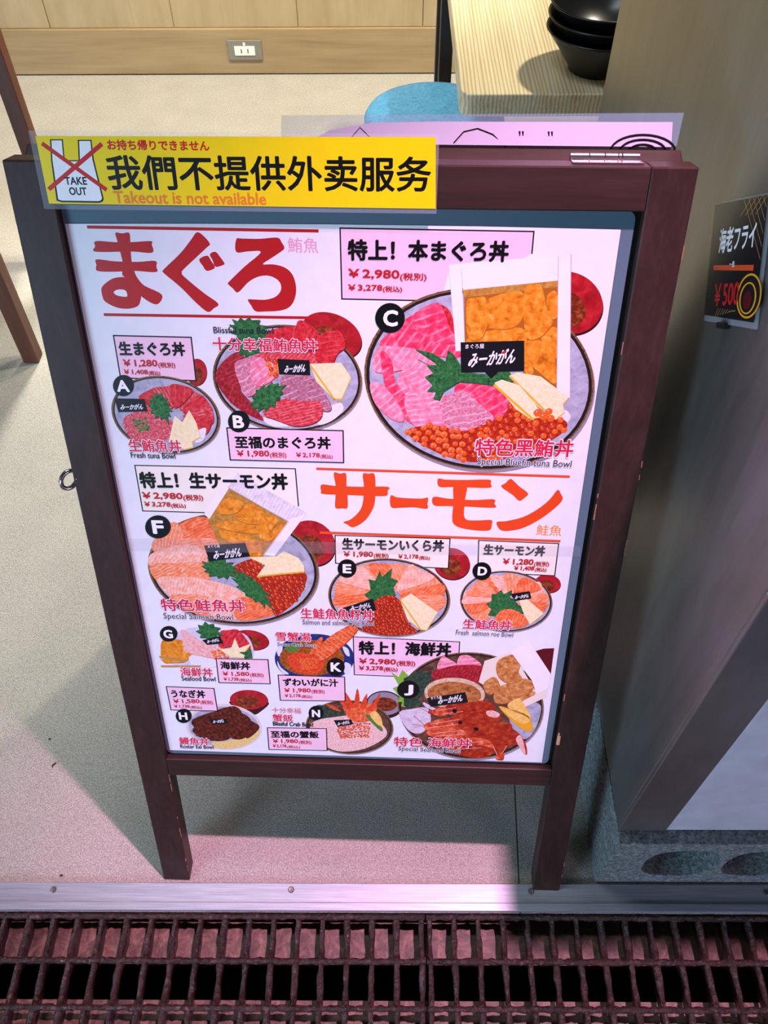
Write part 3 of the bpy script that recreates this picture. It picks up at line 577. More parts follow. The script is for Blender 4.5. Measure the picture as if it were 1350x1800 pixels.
('p','tuna_red',26,[(-0.03151,0.89646),(-0.01878,0.90211),(-0.00921,0.89985),(-0.00526,0.88571),(-0.01364,0.87732),(-0.01982,0.86679),(-0.03542,0.87071),(-0.0329,0.88524)],1,80),
('p','tuna_pink',27,[(-0.10043,0.87062),(-0.09047,0.87184),(-0.07722,0.86367),(-0.07592,0.85308),(-0.09277,0.84092),(-0.1024,0.84615),(-0.10336,0.85897)],1,50),
('p','tuna_purple',28,[(-0.07207,0.85101),(-0.05793,0.85447),(-0.04206,0.85369),(-0.03066,0.83882),(-0.02308,0.82471),(-0.02237,0.81471),(-0.03357,0.81449),(-0.0695,0.82713)],1,70),
('p','rice',27,[(-0.03161,0.81228),(-0.013,0.8238),(-0.00915,0.81497),(-0.02172,0.80231),(-0.03626,0.79745)],1,0),
('p','rice',29,[(-0.09336,0.80541),(-0.08331,0.8022),(-0.06724,0.79567),(-0.08178,0.79423),(-0.0918,0.79861)],1,0),
('p','tuna',30,[(-0.09262,0.81556),(-0.08188,0.82357),(-0.06952,0.82669),(-0.04941,0.8242),(-0.0332,0.82451),(-0.03177,0.80777),(-0.04239,0.79847),(-0.06107,0.79534),(-0.08324,0.80334),(-0.09225,0.80656)],1,75),
('d',['ikura','ikura_light'],29,[(-0.08759,0.87084),(-0.07667,0.87208),(-0.07606,0.85093),(-0.08291,0.85295)],0.0028,4),
('p','shiso',32,[(-0.06668,0.84293),(-0.07318,0.83725),(-0.07067,0.83334),(-0.07473,0.83087),(-0.07492,0.82525),(-0.07959,0.82472),(-0.08105,0.81598),(-0.08548,0.81974),(-0.09131,0.81143),(-0.09221,0.81624),(-0.10013,0.81078),(-0.09834,0.81604),(-0.10551,0.81448),(-0.10303,0.81828),(-0.10715,0.8208),(-0.10223,0.82429),(-0.10463,0.82865),(-0.09985,0.83026),(-0.09951,0.83695),(-0.09559,0.83674),(-0.09073,0.84332),(-0.08845,0.83963),(-0.08173,0.84604),(-0.08122,0.84318),(-0.07488,0.84462),(-0.0765,0.8409)],0,-35),
('l','shiso_vein',33,(-0.1027,0.81852),(-0.0747,0.83928),0.0007),
('l','shiso_vein',33,(-0.09651,0.82311),(-0.09418,0.8343),0.0005),
('l','shiso_vein',33,(-0.09651,0.82311),(-0.0865,0.82099),0.0005),
('l','shiso_vein',33,(-0.09036,0.82767),(-0.08808,0.83879),0.0005),
('l','shiso_vein',33,(-0.09036,0.82767),(-0.08037,0.82557),0.0005),
('l','shiso_vein',33,(-0.08424,0.83221),(-0.08201,0.84326),0.0005),
('l','shiso_vein',33,(-0.08424,0.83221),(-0.07427,0.83011),0.0005),
('p','tamago',34,[(-0.0419,0.8664),(-0.00995,0.86801),(-0.00039,0.85231),(-0.01087,0.82826),(-0.01796,0.82702),(-0.03634,0.84737)],0,10),
('l','tamago_edge',35,(-0.04156,0.86466),(-0.01798,0.82715),0.00185),
('l','tamago_edge',35,(-0.01798,0.82715),(-0.01028,0.82729),0.00194),
('p','tag_black',36,[(-0.07476,0.87106),(-0.04213,0.87017),(-0.04206,0.85369),(-0.07386,0.85418)],0,0),
('t','tag_white',37,'みーかがん',(-0.0674,0.85579),(-0.04586,0.85746),0.00872,1,0.35)]),
('caption','crimson caption of dish B',[('t','ink_halo',60,'十分幸福鮪魚丼',(-0.13912,0.8789),(-0.0335,0.87828),0.01448,5,0),
('t','ink_crimson',61,'十分幸福鮪魚丼',(-0.13912,0.8789),(-0.0335,0.87828),0.01448,1,0),
('t','ink_navy',61,'Blissful tuna Bowl',(-0.13661,0.89727),(-0.07678,0.89736),0.00681,0,0)]),
('letter_badge','black round letter B badge',[('e','ink_black',56,(-0.12023,0.79963),(0.01153,0.00023),(-0.00114,-0.01286)),
('t','ink_white',57,'B',(-0.1267,0.79188),(-0.11484,0.79179),0.01512,3,0)]),
('price_box','pink price box of dish C',[('p','box_pink',8,[(-0.008,1.00122),(0.17113,1.00033),(0.17125,0.98053),(0.1485,0.96688),(0.09487,0.96615),(0.08867,0.9335),(-0.00784,0.93403)],0,0),
('l','ink_black',8.5,(-0.008,1.00122),(0.17113,1.00033),0.0013),
('l','ink_black',8.5,(0.17113,1.00033),(0.17125,0.98053),0.0013),
('l','ink_black',8.5,(-0.00784,0.93403),(-0.008,1.00122),0.0013),
('l','ink_black',8.5,(-0.00784,0.93403),(0.08867,0.9335),0.0013),
('t','ink_black',52,'特上！本まぐろ丼',(-0.00133,0.9713),(0.1497,0.97173),0.02014,2,0),
('t','ink_red',52,'￥2,980',(-0.00138,0.95391),(0.04764,0.95345),0.00983,2,0),
('t','ink_red',52,'(税別)',(0.04821,0.95214),(0.07356,0.95222),0.00821,1,0),
('t','ink_red',52,'￥3,278',(-0.00161,0.94171),(0.03135,0.9418),0.00695,2,0),
('t','ink_red',52,'(税込)',(0.0319,0.9408),(0.0504,0.94079),0.00668,1,0)]),
('dish_picture','picture of large bluefin tuna bowl C with sea urchin tray',[('e','lacquer_dark',4.5,(0.21133,0.93071),(0.03347,-0.01155),(-0.00661,-0.02877)),
('e','lacquer',5,(0.21036,0.93308),(0.03342,-0.01151),(-0.00661,-0.02867)),
('e','broth',6,(0.20844,0.92646),(0.02008,-0.00694),(-0.00397,-0.01722)),
('e','bowl_under',14.5,(0.13195,0.84329),(0.11749,-0.01562),(-0.0063,-0.09931)),
('e','bowl_rim',15,(0.13057,0.84656),(0.11724,-0.01557),(-0.00637,-0.0989)),
('e','rim_dark',15.4,(0.13059,0.84619),(0.11527,-0.01531),(-0.00625,-0.09717)),
('e','bowl_grey',16,(0.13057,0.84656),(0.11193,-0.01486),(-0.00607,-0.09419)),
('p','tuna_red',18,[(0.08082,0.92968),(0.09744,0.92361),(0.10521,0.89132),(0.09645,0.89995),(0.07951,0.90836)],1,20),
('p','tuna_hot',19,[(0.08278,0.9318),(0.08905,0.92812),(0.0971,0.90865),(0.10521,0.89132),(0.08003,0.89311),(0.06296,0.90702),(0.06165,0.91881),(0.0707,0.92637)],1,70),
('p','tuna_hot',20,[(0.06165,0.91881),(0.06298,0.90593),(0.08108,0.89312),(0.10797,0.8865),(0.106,0.87574),(0.06994,0.87961),(0.0308,0.88564),(0.03496,0.89785),(0.04838,0.91002)],1,30),
('p','tuna_pink',21,[(0.02659,0.88445),(0.04871,0.88594),(0.08049,0.87979),(0.08955,0.86411),(0.07935,0.85009),(0.05548,0.86121),(0.03624,0.85741),(0.0223,0.86176)],1,30),
('p','tuna_hot',21.5,[(0.02976,0.88116),(0.04041,0.87234),(0.04492,0.84946),(0.06034,0.83328),(0.09519,0.83156),(0.0918,0.80734),(0.08323,0.79977),(0.06099,0.80179),(0.04081,0.82574),(0.03306,0.84924)],1,55),
('p','tuna_pink',22.5,[(0.05757,0.86354),(0.07691,0.8593),(0.0819,0.83842),(0.09726,0.83398),(0.07147,0.82393),(0.05377,0.83552),(0.04704,0.85182)],1,65),
('p','tuna_pink',22.5,[(0.01901,0.84547),(0.03199,0.84454),(0.04963,0.8211),(0.0543,0.80412),(0.04098,0.80632),(0.02439,0.82301)],1,45),
('p','tuna_pink',23,[(0.05599,0.83319),(0.09075,0.83385),(0.09996,0.82208),(0.10106,0.79766),(0.08331,0.7973),(0.06324,0.8006)],1,80),
('p','tuna_hot',24,[(0.10738,0.84828),(0.12877,0.84984),(0.15062,0.84441),(0.16882,0.83297),(0.15797,0.80622),(0.13206,0.7983),(0.10894,0.81743)],1,55),
('p','tuna_marble',25,[(0.09942,0.83402),(0.11649,0.83907),(0.13486,0.82276),(0.149,0.80849),(0.13664,0.79591),(0.11913,0.79181),(0.10112,0.79642),(0.09122,0.82191)],1,70),
('p','rice',24,[(0.20976,0.81458),(0.22224,0.81966),(0.22777,0.81007),(0.21799,0.80006)],1,0),
('p','ikura_base',26,[(0.05785,0.79179),(0.08323,0.79977),(0.11462,0.79297),(0.13206,0.7983),(0.15758,0.8111),(0.16686,0.83056),(0.18773,0.81656),(0.22137,0.80873),(0.22341,0.79522),(0.20056,0.77716),(0.17051,0.76241),(0.13478,0.75565),(0.10268,0.7617),(0.07505,0.77574)],1,0),
('d',['ikura_light','ikura_orange'],27,[(0.05785,0.79179),(0.08323,0.79977),(0.11462,0.79297),(0.12105,0.75743),(0.10268,0.7617),(0.07505,0.77574)],0.0034,5),
('d',['ikura','ikura_orange'],27,[(0.11475,0.79047),(0.13206,0.7983),(0.15758,0.8111),(0.16686,0.83056),(0.18773,0.81656),(0.22137,0.80873),(0.22341,0.79522),(0.20056,0.77716),(0.17051,0.76241),(0.13473,0.75643)],0.0034,6),
('p','tray_white',30,[(0.09395,0.96873),(0.10561,0.97008),(0.11357,0.89146),(0.11406,0.8826),(0.10482,0.88244),(0.10385,0.8935)],0,0),
('p','tray_white',30,[(0.10561,0.97008),(0.19624,0.979),(0.19887,0.95452),(0.10901,0.94423)],0,0),
('p','tray_wood',31,[(0.10858,0.94464),(0.1988,0.95512),(0.1995,0.94903),(0.1104,0.93743)],0,90),
('p','tray_shade',30,[(0.11034,0.93847),(0.19933,0.95046),(0.21042,0.84319),(0.17527,0.85647),(0.16856,0.88353),(0.11406,0.8826)],0,0),
('p','uni',31.5,[(0.1897,0.93965),(0.19828,0.9439),(0.20232,0.921),(0.194,0.91875)],1,0),
('p','uni',31.8,[(0.11449,0.89368),(0.12554,0.90043),(0.1418,0.90504),(0.16843,0.90764),(0.17482,0.89469),(0.16856,0.88353),(0.11616,0.88263)],1,20),
('p','uni',32.1,[(0.18762,0.90145),(0.20297,0.90819),(0.20649,0.87748),(0.19804,0.88181)],1,0),
('p','uni',32.4,[(0.17232,0.88803),(0.17988,0.87477),(0.18449,0.86009),(0.17516,0.86221)],1,0),
('p','uni',32.7,[(0.11327,0.93331),(0.12117,0.93697),(0.13133,0.9367),(0.13458,0.91354),(0.1299,0.89723),(0.11859,0.89485),(0.11437,0.90676)],1,80),
('p','uni',33.0,[(0.13162,0.93254),(0.13927,0.9389),(0.15508,0.94326),(0.1669,0.94179),(0.16847,0.91835),(0.15813,0.90747),(0.13961,0.90674),(0.1335,0.91138)],1,40),
('p','uni',33.3,[(0.17399,0.89247),(0.1883,0.89491),(0.19884,0.88405),(0.206,0.87072),(0.20804,0.84898),(0.19191,0.86022),(0.18137,0.87028)],1,60),
('p','uni',33.6,[(0.16796,0.94551),(0.17349,0.9507),(0.1837,0.94881),(0.19275,0.92085),(0.19856,0.91456),(0.18789,0.89884),(0.17451,0.89796),(0.16849,0.92471)],1,85),
('p','tray_white',35,[(0.19624,0.979),(0.20748,0.98012),(0.22497,0.83286),(0.20999,0.84318)],0,0),
('l','tray_edge',36,(0.19615,0.97821),(0.21,0.84299),0.00063),
('l','tray_edge',36,(0.20759,0.97995),(0.22466,0.83437),0.00063),
('p','shiso',38,[(0.06455,0.88398),(0.0826,0.87982),(0.09521,0.87103),(0.0972,0.88342),(0.10267,0.87905),(0.10834,0.87126),(0.11533,0.85999),(0.13677,0.85808),(0.1598,0.86308),(0.1655,0.85121),(0.14619,0.8462),(0.1267,0.84863),(0.11054,0.8495),(0.10535,0.84591),(0.09489,0.83867),(0.09096,0.82862),(0.08437,0.83016),(0.08732,0.83852),(0.07757,0.83834),(0.08382,0.84551),(0.07493,0.85418),(0.08379,0.85827),(0.07667,0.86684),(0.08771,0.86749),(0.08072,0.87304)],0,20),
('l','shiso_vein',39,(0.06769,0.87272),(0.10586,0.85301),0.00073),
('l','shiso_vein',39,(0.10586,0.85301),(0.16051,0.85588),0.00075),
('l','shiso_vein',39,(0.09993,0.85603),(0.08326,0.83679),0.00062),
('l','shiso_vein',39,(0.09691,0.85908),(0.09886,0.87934),0.00062),
('p','tamago',40,[(0.16032,0.85689),(0.16848,0.86095),(0.19227,0.85678),(0.2231,0.83401),(0.21814,0.82678),(0.22079,0.81722),(0.21255,0.80928),(0.20554,0.81328),(0.18181,0.83275)],0,30),
('l','tamago_edge',41,(0.16166,0.8559),(0.20734,0.812),0.00218),
('p','tamago',42,[(0.14598,0.84899),(0.1532,0.85261),(0.1719,0.84668),(0.19135,0.82387),(0.19738,0.8119),(0.18626,0.80924),(0.16991,0.82056)],0,60),
('l','tamago_edge',43,(0.14562,0.84684),(0.19005,0.8077),0.00251),
('d',['ikura_orange'],44,[(0.19317,0.81667),(0.20501,0.81812),(0.20812,0.80968),(0.19513,0.8082)],0.0042,9),
('p','tag_black',45,[(0.10937,0.89183),(0.17212,0.89464),(0.17516,0.86221),(0.14933,0.86106),(0.14247,0.8531),(0.13555,0.86035),(0.11151,0.85946)],0,0),
('t','tag_white',46,'まぐろ屋',(0.11447,0.88503),(0.1331,0.88595),0.00479,0,0),
('t','tag_white',46,'みーかがん',(0.12019,0.86506),(0.16667,0.87079),0.01644,1,0.35),
('e','ink_red',46,(0.15321,0.88209),(0.00246,0.00131),(0.00062,-0.00119))]),
('caption','crimson caption of dish C',[('t','ink_halo',60,'特色黑鮪丼',(0.13106,0.76369),(0.23573,0.7639),0.02132,5,0),
('t','ink_crimson',61,'特色黑鮪丼',(0.13106,0.76369),(0.23573,0.7639),0.02132,1,0),
('t','ink_halo',60,'Special Bluefin tuna Bowl',(0.13432,0.75076),(0.23572,0.74915),0.01124,4,0),
('t','ink_navy',61,'Special Bluefin tuna Bowl',(0.13432,0.75076),(0.23572,0.74915),0.01124,0,0)]),
('letter_badge','black round letter C badge,the largest badge',[('e','ink_black',56,(0.03897,0.91561),(0.0145,0.00023),(0.00012,-0.01517)),
('t','ink_white',57,'C',(0.03202,0.90736),(0.04661,0.90701),0.01676,3,0)]),
('price_box','cream price box of dish F',[('p','box_cream',8,[(-0.24023,0.74343),(-0.06334,0.74311),(-0.06228,0.69525),(-0.09742,0.69439),(-0.17019,0.68343),(-0.24041,0.684)],0,0),
('l','ink_black',8.5,(-0.24023,0.74343),(-0.06334,0.74311),0.0013),
('l','ink_black',8.5,(-0.06334,0.74311),(-0.06228,0.69525),0.0013),
('l','ink_black',8.5,(-0.24041,0.684),(-0.24023,0.74343),0.0013),
('l','ink_black',8.5,(-0.24041,0.684),(-0.17019,0.68343),0.0013),
('t','ink_black',52,'特上！生サーモン丼',(-0.23775,0.71428),(-0.07239,0.71596),0.02135,2,0),
('t','ink_red',52,'￥2,980',(-0.23805,0.6996),(-0.19221,0.6997),0.0098,2,0),
('t','ink_red',52,'(税別)',(-0.19176,0.69815),(-0.16917,0.69832),0.00905,1,0),
('t','ink_red',52,'￥3,278',(-0.23718,0.68944),(-0.20735,0.68964),0.00726,2,0),
('t','ink_red',52,'(税込)',(-0.20688,0.68828),(-0.19007,0.68831),0.00687,1,0)]),
('dish_picture','picture of salmon and roe bowl F with sea urchin tray',[('e','lacquer_dark',4.5,(-0.04896,0.64179),(0.02271,-0.01943),(-0.01528,-0.02513)),
('e','lacquer',5,(-0.04942,0.64415),(0.02266,-0.01938),(-0.01527,-0.02506)),
('e','broth',6,(-0.05198,0.63753),(0.01358,-0.01166),(-0.00917,-0.01506)),
('e','bowl_under',14.5,(-0.14394,0.59858),(0.10078,-0.01042),(-0.01447,-0.0819)),
('e','bowl_rim',15,(-0.14471,0.6013),(0.10063,-0.01039),(-0.01448,-0.08166)),
('e','rim_dark',15.4,(-0.14474,0.60099),(0.09843,-0.01017),(-0.01415,-0.07981)),
('e','bowl_grey',16,(-0.14471,0.6013),(0.09559,-0.00987),(-0.01372,-0.0774)),
('p','salmon_deep',18.0,[(-0.20557,0.662),(-0.17645,0.67777),(-0.15428,0.66796),(-0.14757,0.64704),(-0.16928,0.63693),(-0.19221,0.64349)],1,60),
('p','salmon',18.5,[(-0.23479,0.64236),(-0.21052,0.66885),(-0.1997,0.66215),(-0.19973,0.63851),(-0.22023,0.62591),(-0.23589,0.62791)],1,20),
('p','salmon',19.0,[(-0.20179,0.64561),(-0.1739,0.64872),(-0.14879,0.64464),(-0.15789,0.63243),(-0.17485,0.62228),(-0.19994,0.62888)],1,80),
('p','salmon_pale',19.5,[(-0.2406,0.62292),(-0.21924,0.63319),(-0.19675,0.63859),(-0.17405,0.62958),(-0.17822,0.60992),(-0.21247,0.60896),(-0.24314,0.60563)],1,30),
('p','salmon',20.0,[(-0.24277,0.60812),(-0.20812,0.61155),(-0.17795,0.61239),(-0.17436,0.59005),(-0.20961,0.58398),(-0.23724,0.58318)],1,60),
('p','salmon_pale',20.5,[(-0.23772,0.58698),(-0.20865,0.5916),(-0.17667,0.58746),(-0.14326,0.5757),(-0.13666,0.55779),(-0.18242,0.5538),(-0.22119,0.55788)],1,10),
('p','salmon',21.0,[(-0.22464,0.56299),(-0.19364,0.5639),(-0.16557,0.55693),(-0.15519,0.53611),(-0.18477,0.53252),(-0.21072,0.5424)],1,70),
('p','salmon_pale',21.5,[(-0.17742,0.56179),(-0.14759,0.57301),(-0.12407,0.56077),(-0.13895,0.53125),(-0.16869,0.52629),(-0.18179,0.54062)],1,50),
('p','salmon_deep',22.0,[(-0.14032,0.56289),(-0.10818,0.55341),(-0.10099,0.53777),(-0.11815,0.53056),(-0.14152,0.52579),(-0.15076,0.53891)],1,60),
('p','ikura_base',24,[(-0.14678,0.60336),(-0.13161,0.61613),(-0.11544,0.61902),(-0.10069,0.60217),(-0.06061,0.60205),(-0.05989,0.58322),(-0.073,0.55709),(-0.097,0.53523),(-0.10423,0.55091),(-0.1093,0.5664),(-0.13442,0.58361)],1,0),
('d',['ikura','ikura_dark'],25,[(-0.14678,0.60336),(-0.13161,0.61613),(-0.11544,0.61902),(-0.10069,0.60217),(-0.06061,0.60205),(-0.05989,0.58322),(-0.073,0.55709),(-0.097,0.53523),(-0.10423,0.55091),(-0.1093,0.5664),(-0.13442,0.58361)],0.0026,7),
('p','tray_wood',26,[(-0.13977,0.71785),(-0.0736,0.67347),(-0.10711,0.62412),(-0.1574,0.63725),(-0.16714,0.67456)],0,45),
('p','uni',27.0,[(-0.15499,0.66097),(-0.12828,0.65463),(-0.11977,0.65132),(-0.12557,0.64049),(-0.14879,0.64464)],1,10),
('p','uni',27.3,[(-0.12517,0.64526),(-0.11043,0.64565),(-0.10891,0.6265),(-0.12321,0.62125)],1,80),
('p','uni',27.6,[(-0.09054,0.66495),(-0.07966,0.66871),(-0.09276,0.64612),(-0.09946,0.64831)],1,60),
('p','uni',27.9,[(-0.15841,0.66554),(-0.14605,0.67279),(-0.12687,0.67097),(-0.10802,0.6645),(-0.11255,0.65621),(-0.13959,0.65903)],1,10),
('p','uni',28.2,[(-0.13744,0.68217),(-0.11696,0.69736),(-0.09998,0.68197),(-0.10362,0.67156),(-0.12309,0.66991)],1,30),
('p','uni',28.5,[(-0.15363,0.6931),(-0.13915,0.70463),(-0.12374,0.69608),(-0.1354,0.68336),(-0.15275,0.68293)],1,20),
('p','uni',28.8,[(-0.10925,0.67372),(-0.09517,0.68209),(-0.08646,0.6743),(-0.09458,0.66252),(-0.09245,0.65086),(-0.10748,0.64573)],1,70),
('p','tray_white',31,[(-0.13545,0.73956),(-0.12647,0.73592),(-0.16515,0.67507),(-0.17064,0.68134)],0,0),
('p','tray_grain',31,[(-0.12716,0.73654),(-0.0538,0.68539),(-0.07452,0.67414),(-0.13944,0.71742)],0,30),
('p','tray_white',32,[(-0.0538,0.68539),(-0.0734,0.67692),(-0.10693,0.62656),(-0.0942,0.62448)],0,0),
('l','tray_edge',33,(-0.13902,0.71735),(-0.07483,0.67347),0.00089),
('l','tray_edge',33,(-0.07483,0.67347),(-0.10624,0.62642),0.00093),
('p','shiso',34,[(-0.13415,0.59795),(-0.14509,0.59954),(-0.14262,0.59179),(-0.15016,0.59551),(-0.15335,0.58926),(-0.15732,0.5934),(-0.16427,0.59045),(-0.16542,0.59443),(-0.17506,0.59316),(-0.17296,0.59745),(-0.1801,0.6005),(-0.17597,0.60307),(-0.18201,0.60775),(-0.17802,0.60883),(-0.18122,0.61548),(-0.17278,0.61288),(-0.17387,0.62136),(-0.16826,0.61752),(-0.16242,0.62215),(-0.15986,0.61733),(-0.1521,0.61874),(-0.15298,0.6141),(-0.14264,0.61434),(-0.14763,0.61019),(-0.13925,0.60684),(-0.14476,0.60509)],0,10),
('l','shiso_vein',35,(-0.17768,0.60876),(-0.14354,0.60214),0.0007),
('l','shiso_vein',35,(-0.17023,0.60732),(-0.16061,0.61468),0.0005),
('l','shiso_vein',35,(-0.17023,0.60732),(-0.16495,0.59697),0.0005),
('l','shiso_vein',35,(-0.16277,0.60587),(-0.15318,0.61324),0.0005),
('l','shiso_vein',35,(-0.16277,0.60587),(-0.15744,0.59551),0.0005),
('l','shiso_vein',35,(-0.1553,0.60442),(-0.14573,0.6118),0.0005),
('l','shiso_vein',35,(-0.1553,0.60442),(-0.14993,0.59404),0.0005),
('p','shiso',34,[(-0.09951,0.5422),(-0.11036,0.55461),(-0.11114,0.54633),(-0.11764,0.55737),(-0.12269,0.5554),(-0.12525,0.56186),(-0.13348,0.56517),(-0.13371,0.57001),(-0.14367,0.57862),(-0.13949,0.5805),(-0.1482,0.59183),(-0.14239,0.58984),(-0.14616,0.59956),(-0.14051,0.59521),(-0.14108,0.6032),(-0.13669,0.59852),(-0.13212,0.60018),(-0.12881,0.59489),(-0.12179,0.59229),(-0.12026,0.58707),(-0.11137,0.5808),(-0.11339,0.57708),(-0.1021,0.56642),(-0.11001,0.56797),(-0.10273,0.55672),(-0.10638,0.55797)],0,42),
('l','shiso_vein',35,(-0.14124,0.5961),(-0.10817,0.55596),0.0007),
('l','shiso_vein',35,(-0.13412,0.58746),(-0.12194,0.58512),0.0005),
('l','shiso_vein',35,(-0.13412,0.58746),(-0.13198,0.57231),0.0005),
('l','shiso_vein',35,(-0.12694,0.57874),(-0.11469,0.57639),0.0005),
('l','shiso_vein',35,(-0.12694,0.57874),(-0.12472,0.56345),0.0005),
('l','shiso_vein',35,(-0.11969,0.56994),(-0.10738,0.56757),0.0005),
('l','shiso_vein',35,(-0.11969,0.56994),(-0.11741,0.55451),0.0005),
('p','tamago',36,[(-0.12411,0.62244),(-0.09122,0.62456),(-0.08282,0.63252),(-0.06557,0.62283),(-0.06014,0.61197),(-0.06015,0.60331),(-0.08879,0.60001),(-0.11741,0.59369),(-0.10561,0.61193)],0,0),
('l','tamago_edge',37,(-0.11674,0.5945),(-0.05995,0.60285),0.00212),
('p','tag_black',38,[(-0.17549,0.63796),(-0.12694,0.64284),(-0.12262,0.6237),(-0.17166,0.61502)],0,0),
('t','tag_white',39,'みーかがん',(-0.16433,0.61817),(-0.13098,0.62347),0.01316,1,0.35),
('t','tag_white',39,'まぐろ屋',(-0.17099,0.63445),(-0.15685,0.63564),0.00406,0,0)]),
('caption','crimson caption of dish F',[('t','ink_halo',60,'特色鮭魚丼',(-0.23882,0.53806),(-0.13506,0.53899),0.01969,5,0),
('t','ink_crimson',61,'特色鮭魚丼',(-0.23882,0.53806),(-0.13506,0.53899),0.01969,1,0),
('t','ink_halo',60,'Special Salmon Bowl',(-0.23777,0.52313),(-0.15122,0.52354),0.01186,3,0),
('t','ink_navy',61,'Special Salmon Bowl',(-0.23777,0.52313),(-0.15122,0.52354),0.01186,0,0)]),
('letter_badge','black round letter F badge',[('e','ink_black',56,(-0.22598,0.66258),(0.01488,0.00038),(-0.00226,-0.01594)),
('t','ink_white',57,'F',(-0.23285,0.65291),(-0.21927,0.65286),0.01896,3,0)]),
('price_box','cream price box of dish E',[('p','box_cream',12,[(-0.02206,0.65602),(0.10984,0.65473),(0.10979,0.61262),(-0.02247,0.61639)],0,0),
('l','ink_black',12.5,(-0.02206,0.65602),(0.10984,0.65473),0.0013),
('l','ink_black',12.5,(0.10984,0.65473),(0.10979,0.61262),0.0013),
('l','ink_black',12.5,(0.10979,0.61262),(-0.02247,0.61639),0.0013),
('l','ink_black',12.5,(-0.02247,0.61639),(-0.02206,0.65602),0.0013),
('t','ink_black',52,'生サーモンいくら丼',(-0.01432,0.63623),(0.10346,0.63617),0.01683,2,0),
('t','ink_red',52,'￥1,980',(-0.0129,0.62529),(0.02169,0.62595),0.00896,2,0),
('t','ink_red',52,'(税別)',(0.02235,0.62461),(0.03962,0.62468),0.00775,1,0),
('t','ink_red',52,'￥2,178',(0.05091,0.62458),(0.07446,0.62494),0.00693,2,0),
('t','ink_red',52,'(税込)',(0.07516,0.62361),(0.08776,0.62355),0.00652,1,0)]),
('dish_picture','picture of salmon bowl E with a heap of roe',[('e','lacquer_dark',4.5,(0.11398,0.61757),(0.02116,-0.004),(-0.00209,-0.02225)),
('e','lacquer',5,(0.11347,0.61933),(0.02114,-0.00399),(-0.0021,-0.0222)),
('e','broth',6,(0.112,0.61439),(0.01271,-0.00241),(-0.00127,-0.01333)),
('e','bowl_under',15.5,(0.04127,0.56373),(0.07333,-0.00434),(-0.0028,-0.05946)),
('e','bowl_rim',16,(0.04052,0.56573),(0.07326,-0.00434),(-0.00282,-0.05934)),
('e','rim_dark',16.4,(0.04052,0.56549),(0.07166,-0.00423),(-0.00276,-0.058)),
('e','bowl_grey',17,(0.04052,0.56573),(0.06959,-0.00412),(-0.00268,-0.05628)),
('p','salmon',19.0,[(0.02414,0.56123),(-0.01128,0.53875),(-0.0202,0.54622),(-0.02333,0.56625),(0.01794,0.56631)],1,233.9399483070901),
('p','salmon_deep',19.5,[(0.02192,0.56611),(-0.02362,0.55367),(-0.02559,0.56478),(-0.01772,0.58371),(0.01838,0.57264)],1,257.3780718805707),
('p','salmon',20.0,[(0.01832,0.57183),(-0.02274,0.57233),(-0.02053,0.58974),(-0.00896,0.60062),(0.02597,0.57632)],1,268.7016850950849),
('p','salmon_pale',20.5,[(0.02225,0.57736),(-0.01775,0.58959),(-0.01075,0.59997),(0.00995,0.61253),(0.029,0.58173)],1,274.7850142513935),
('p','salmon',19.0,[(0.02683,0.58277),(0.00035,0.60679),(0.0125,0.61537),(0.03185,0.61557),(0.03615,0.58348)],1,289.2023939424441),
('p','salmon_deep',19.5,[(0.03546,0.58269),(0.01599,0.61513),(0.03849,0.61721),(0.0541,0.61461),(0.04343,0.58393)],1,319.6421632711078),
('p','salmon',20.0,[(0.04296,0.58667),(0.04217,0.6161),(0.06193,0.61549),(0.07385,0.60862),(0.05126,0.58335)],1,339.8970815261235),
('p','salmon_pale',20.5,[(0.04978,0.58285),(0.06434,0.61665),(0.07797,0.60878),(0.09385,0.5975),(0.05455,0.57776)],1,361.78062249585946),
('p','salmon',19.0,[(0.05371,0.57805),(0.08303,0.60584),(0.10139,0.5916),(0.10504,0.58057),(0.06227,0.57433)],1,367.5002853555745),
('p','salmon_deep',19.5,[(0.0577,0.5739),(0.1026,0.58969),(0.10639,0.57261),(0.10369,0.56147),(0.05867,0.568)],1,397.5253056949825),
('p','salmon',20.0,[(0.05974,0.56866),(0.10242,0.57273),(0.10834,0.55942),(0.09422,0.5487),(0.05604,0.56308)],1,448.50546555924956),
('p','shiso',22,[(0.04351,0.61115),(0.04195,0.59717),(0.05063,0.59342),(0.04542,0.58349),(0.04846,0.57106),(0.04327,0.56659),(0.04045,0.54929),(0.03433,0.55489),(0.02612,0.54276),(0.02472,0.55413),(0.01616,0.55324),(0.01798,0.56252),(0.01076,0.57087),(0.01839,0.57792),(0.01611,0.5941),(0.02373,0.59219),(0.02918,0.60594),(0.03275,0.59826)],0,-70),
('l','shiso_vein',23,(0.02415,0.55211),(0.03787,0.60054),0.0007),
('l','shiso_vein',23,(0.02721,0.56293),(0.02027,0.57791),0.0005),
('l','shiso_vein',23,(0.02721,0.56293),(0.04026,0.5693),0.0005),
('l','shiso_vein',23,(0.03024,0.57361),(0.02331,0.58843),0.0005),
('l','shiso_vein',23,(0.03024,0.57361),(0.0432,0.57991),0.0005),
('l','shiso_vein',23,(0.03323,0.58418),(0.02632,0.59883),0.0005),
('l','shiso_vein',23,(0.03323,0.58418),(0.0461,0.5904),0.0005),
('p','ikura_base',24,[(0.02221,0.55865),(0.03239,0.56802),(0.04506,0.56968),(0.05534,0.55964),(0.06354,0.53017),(0.07689,0.51369),(0.05611,0.50892),(0.02995,0.50876),(0.00644,0.51485),(0.01697,0.53207)],1,0),
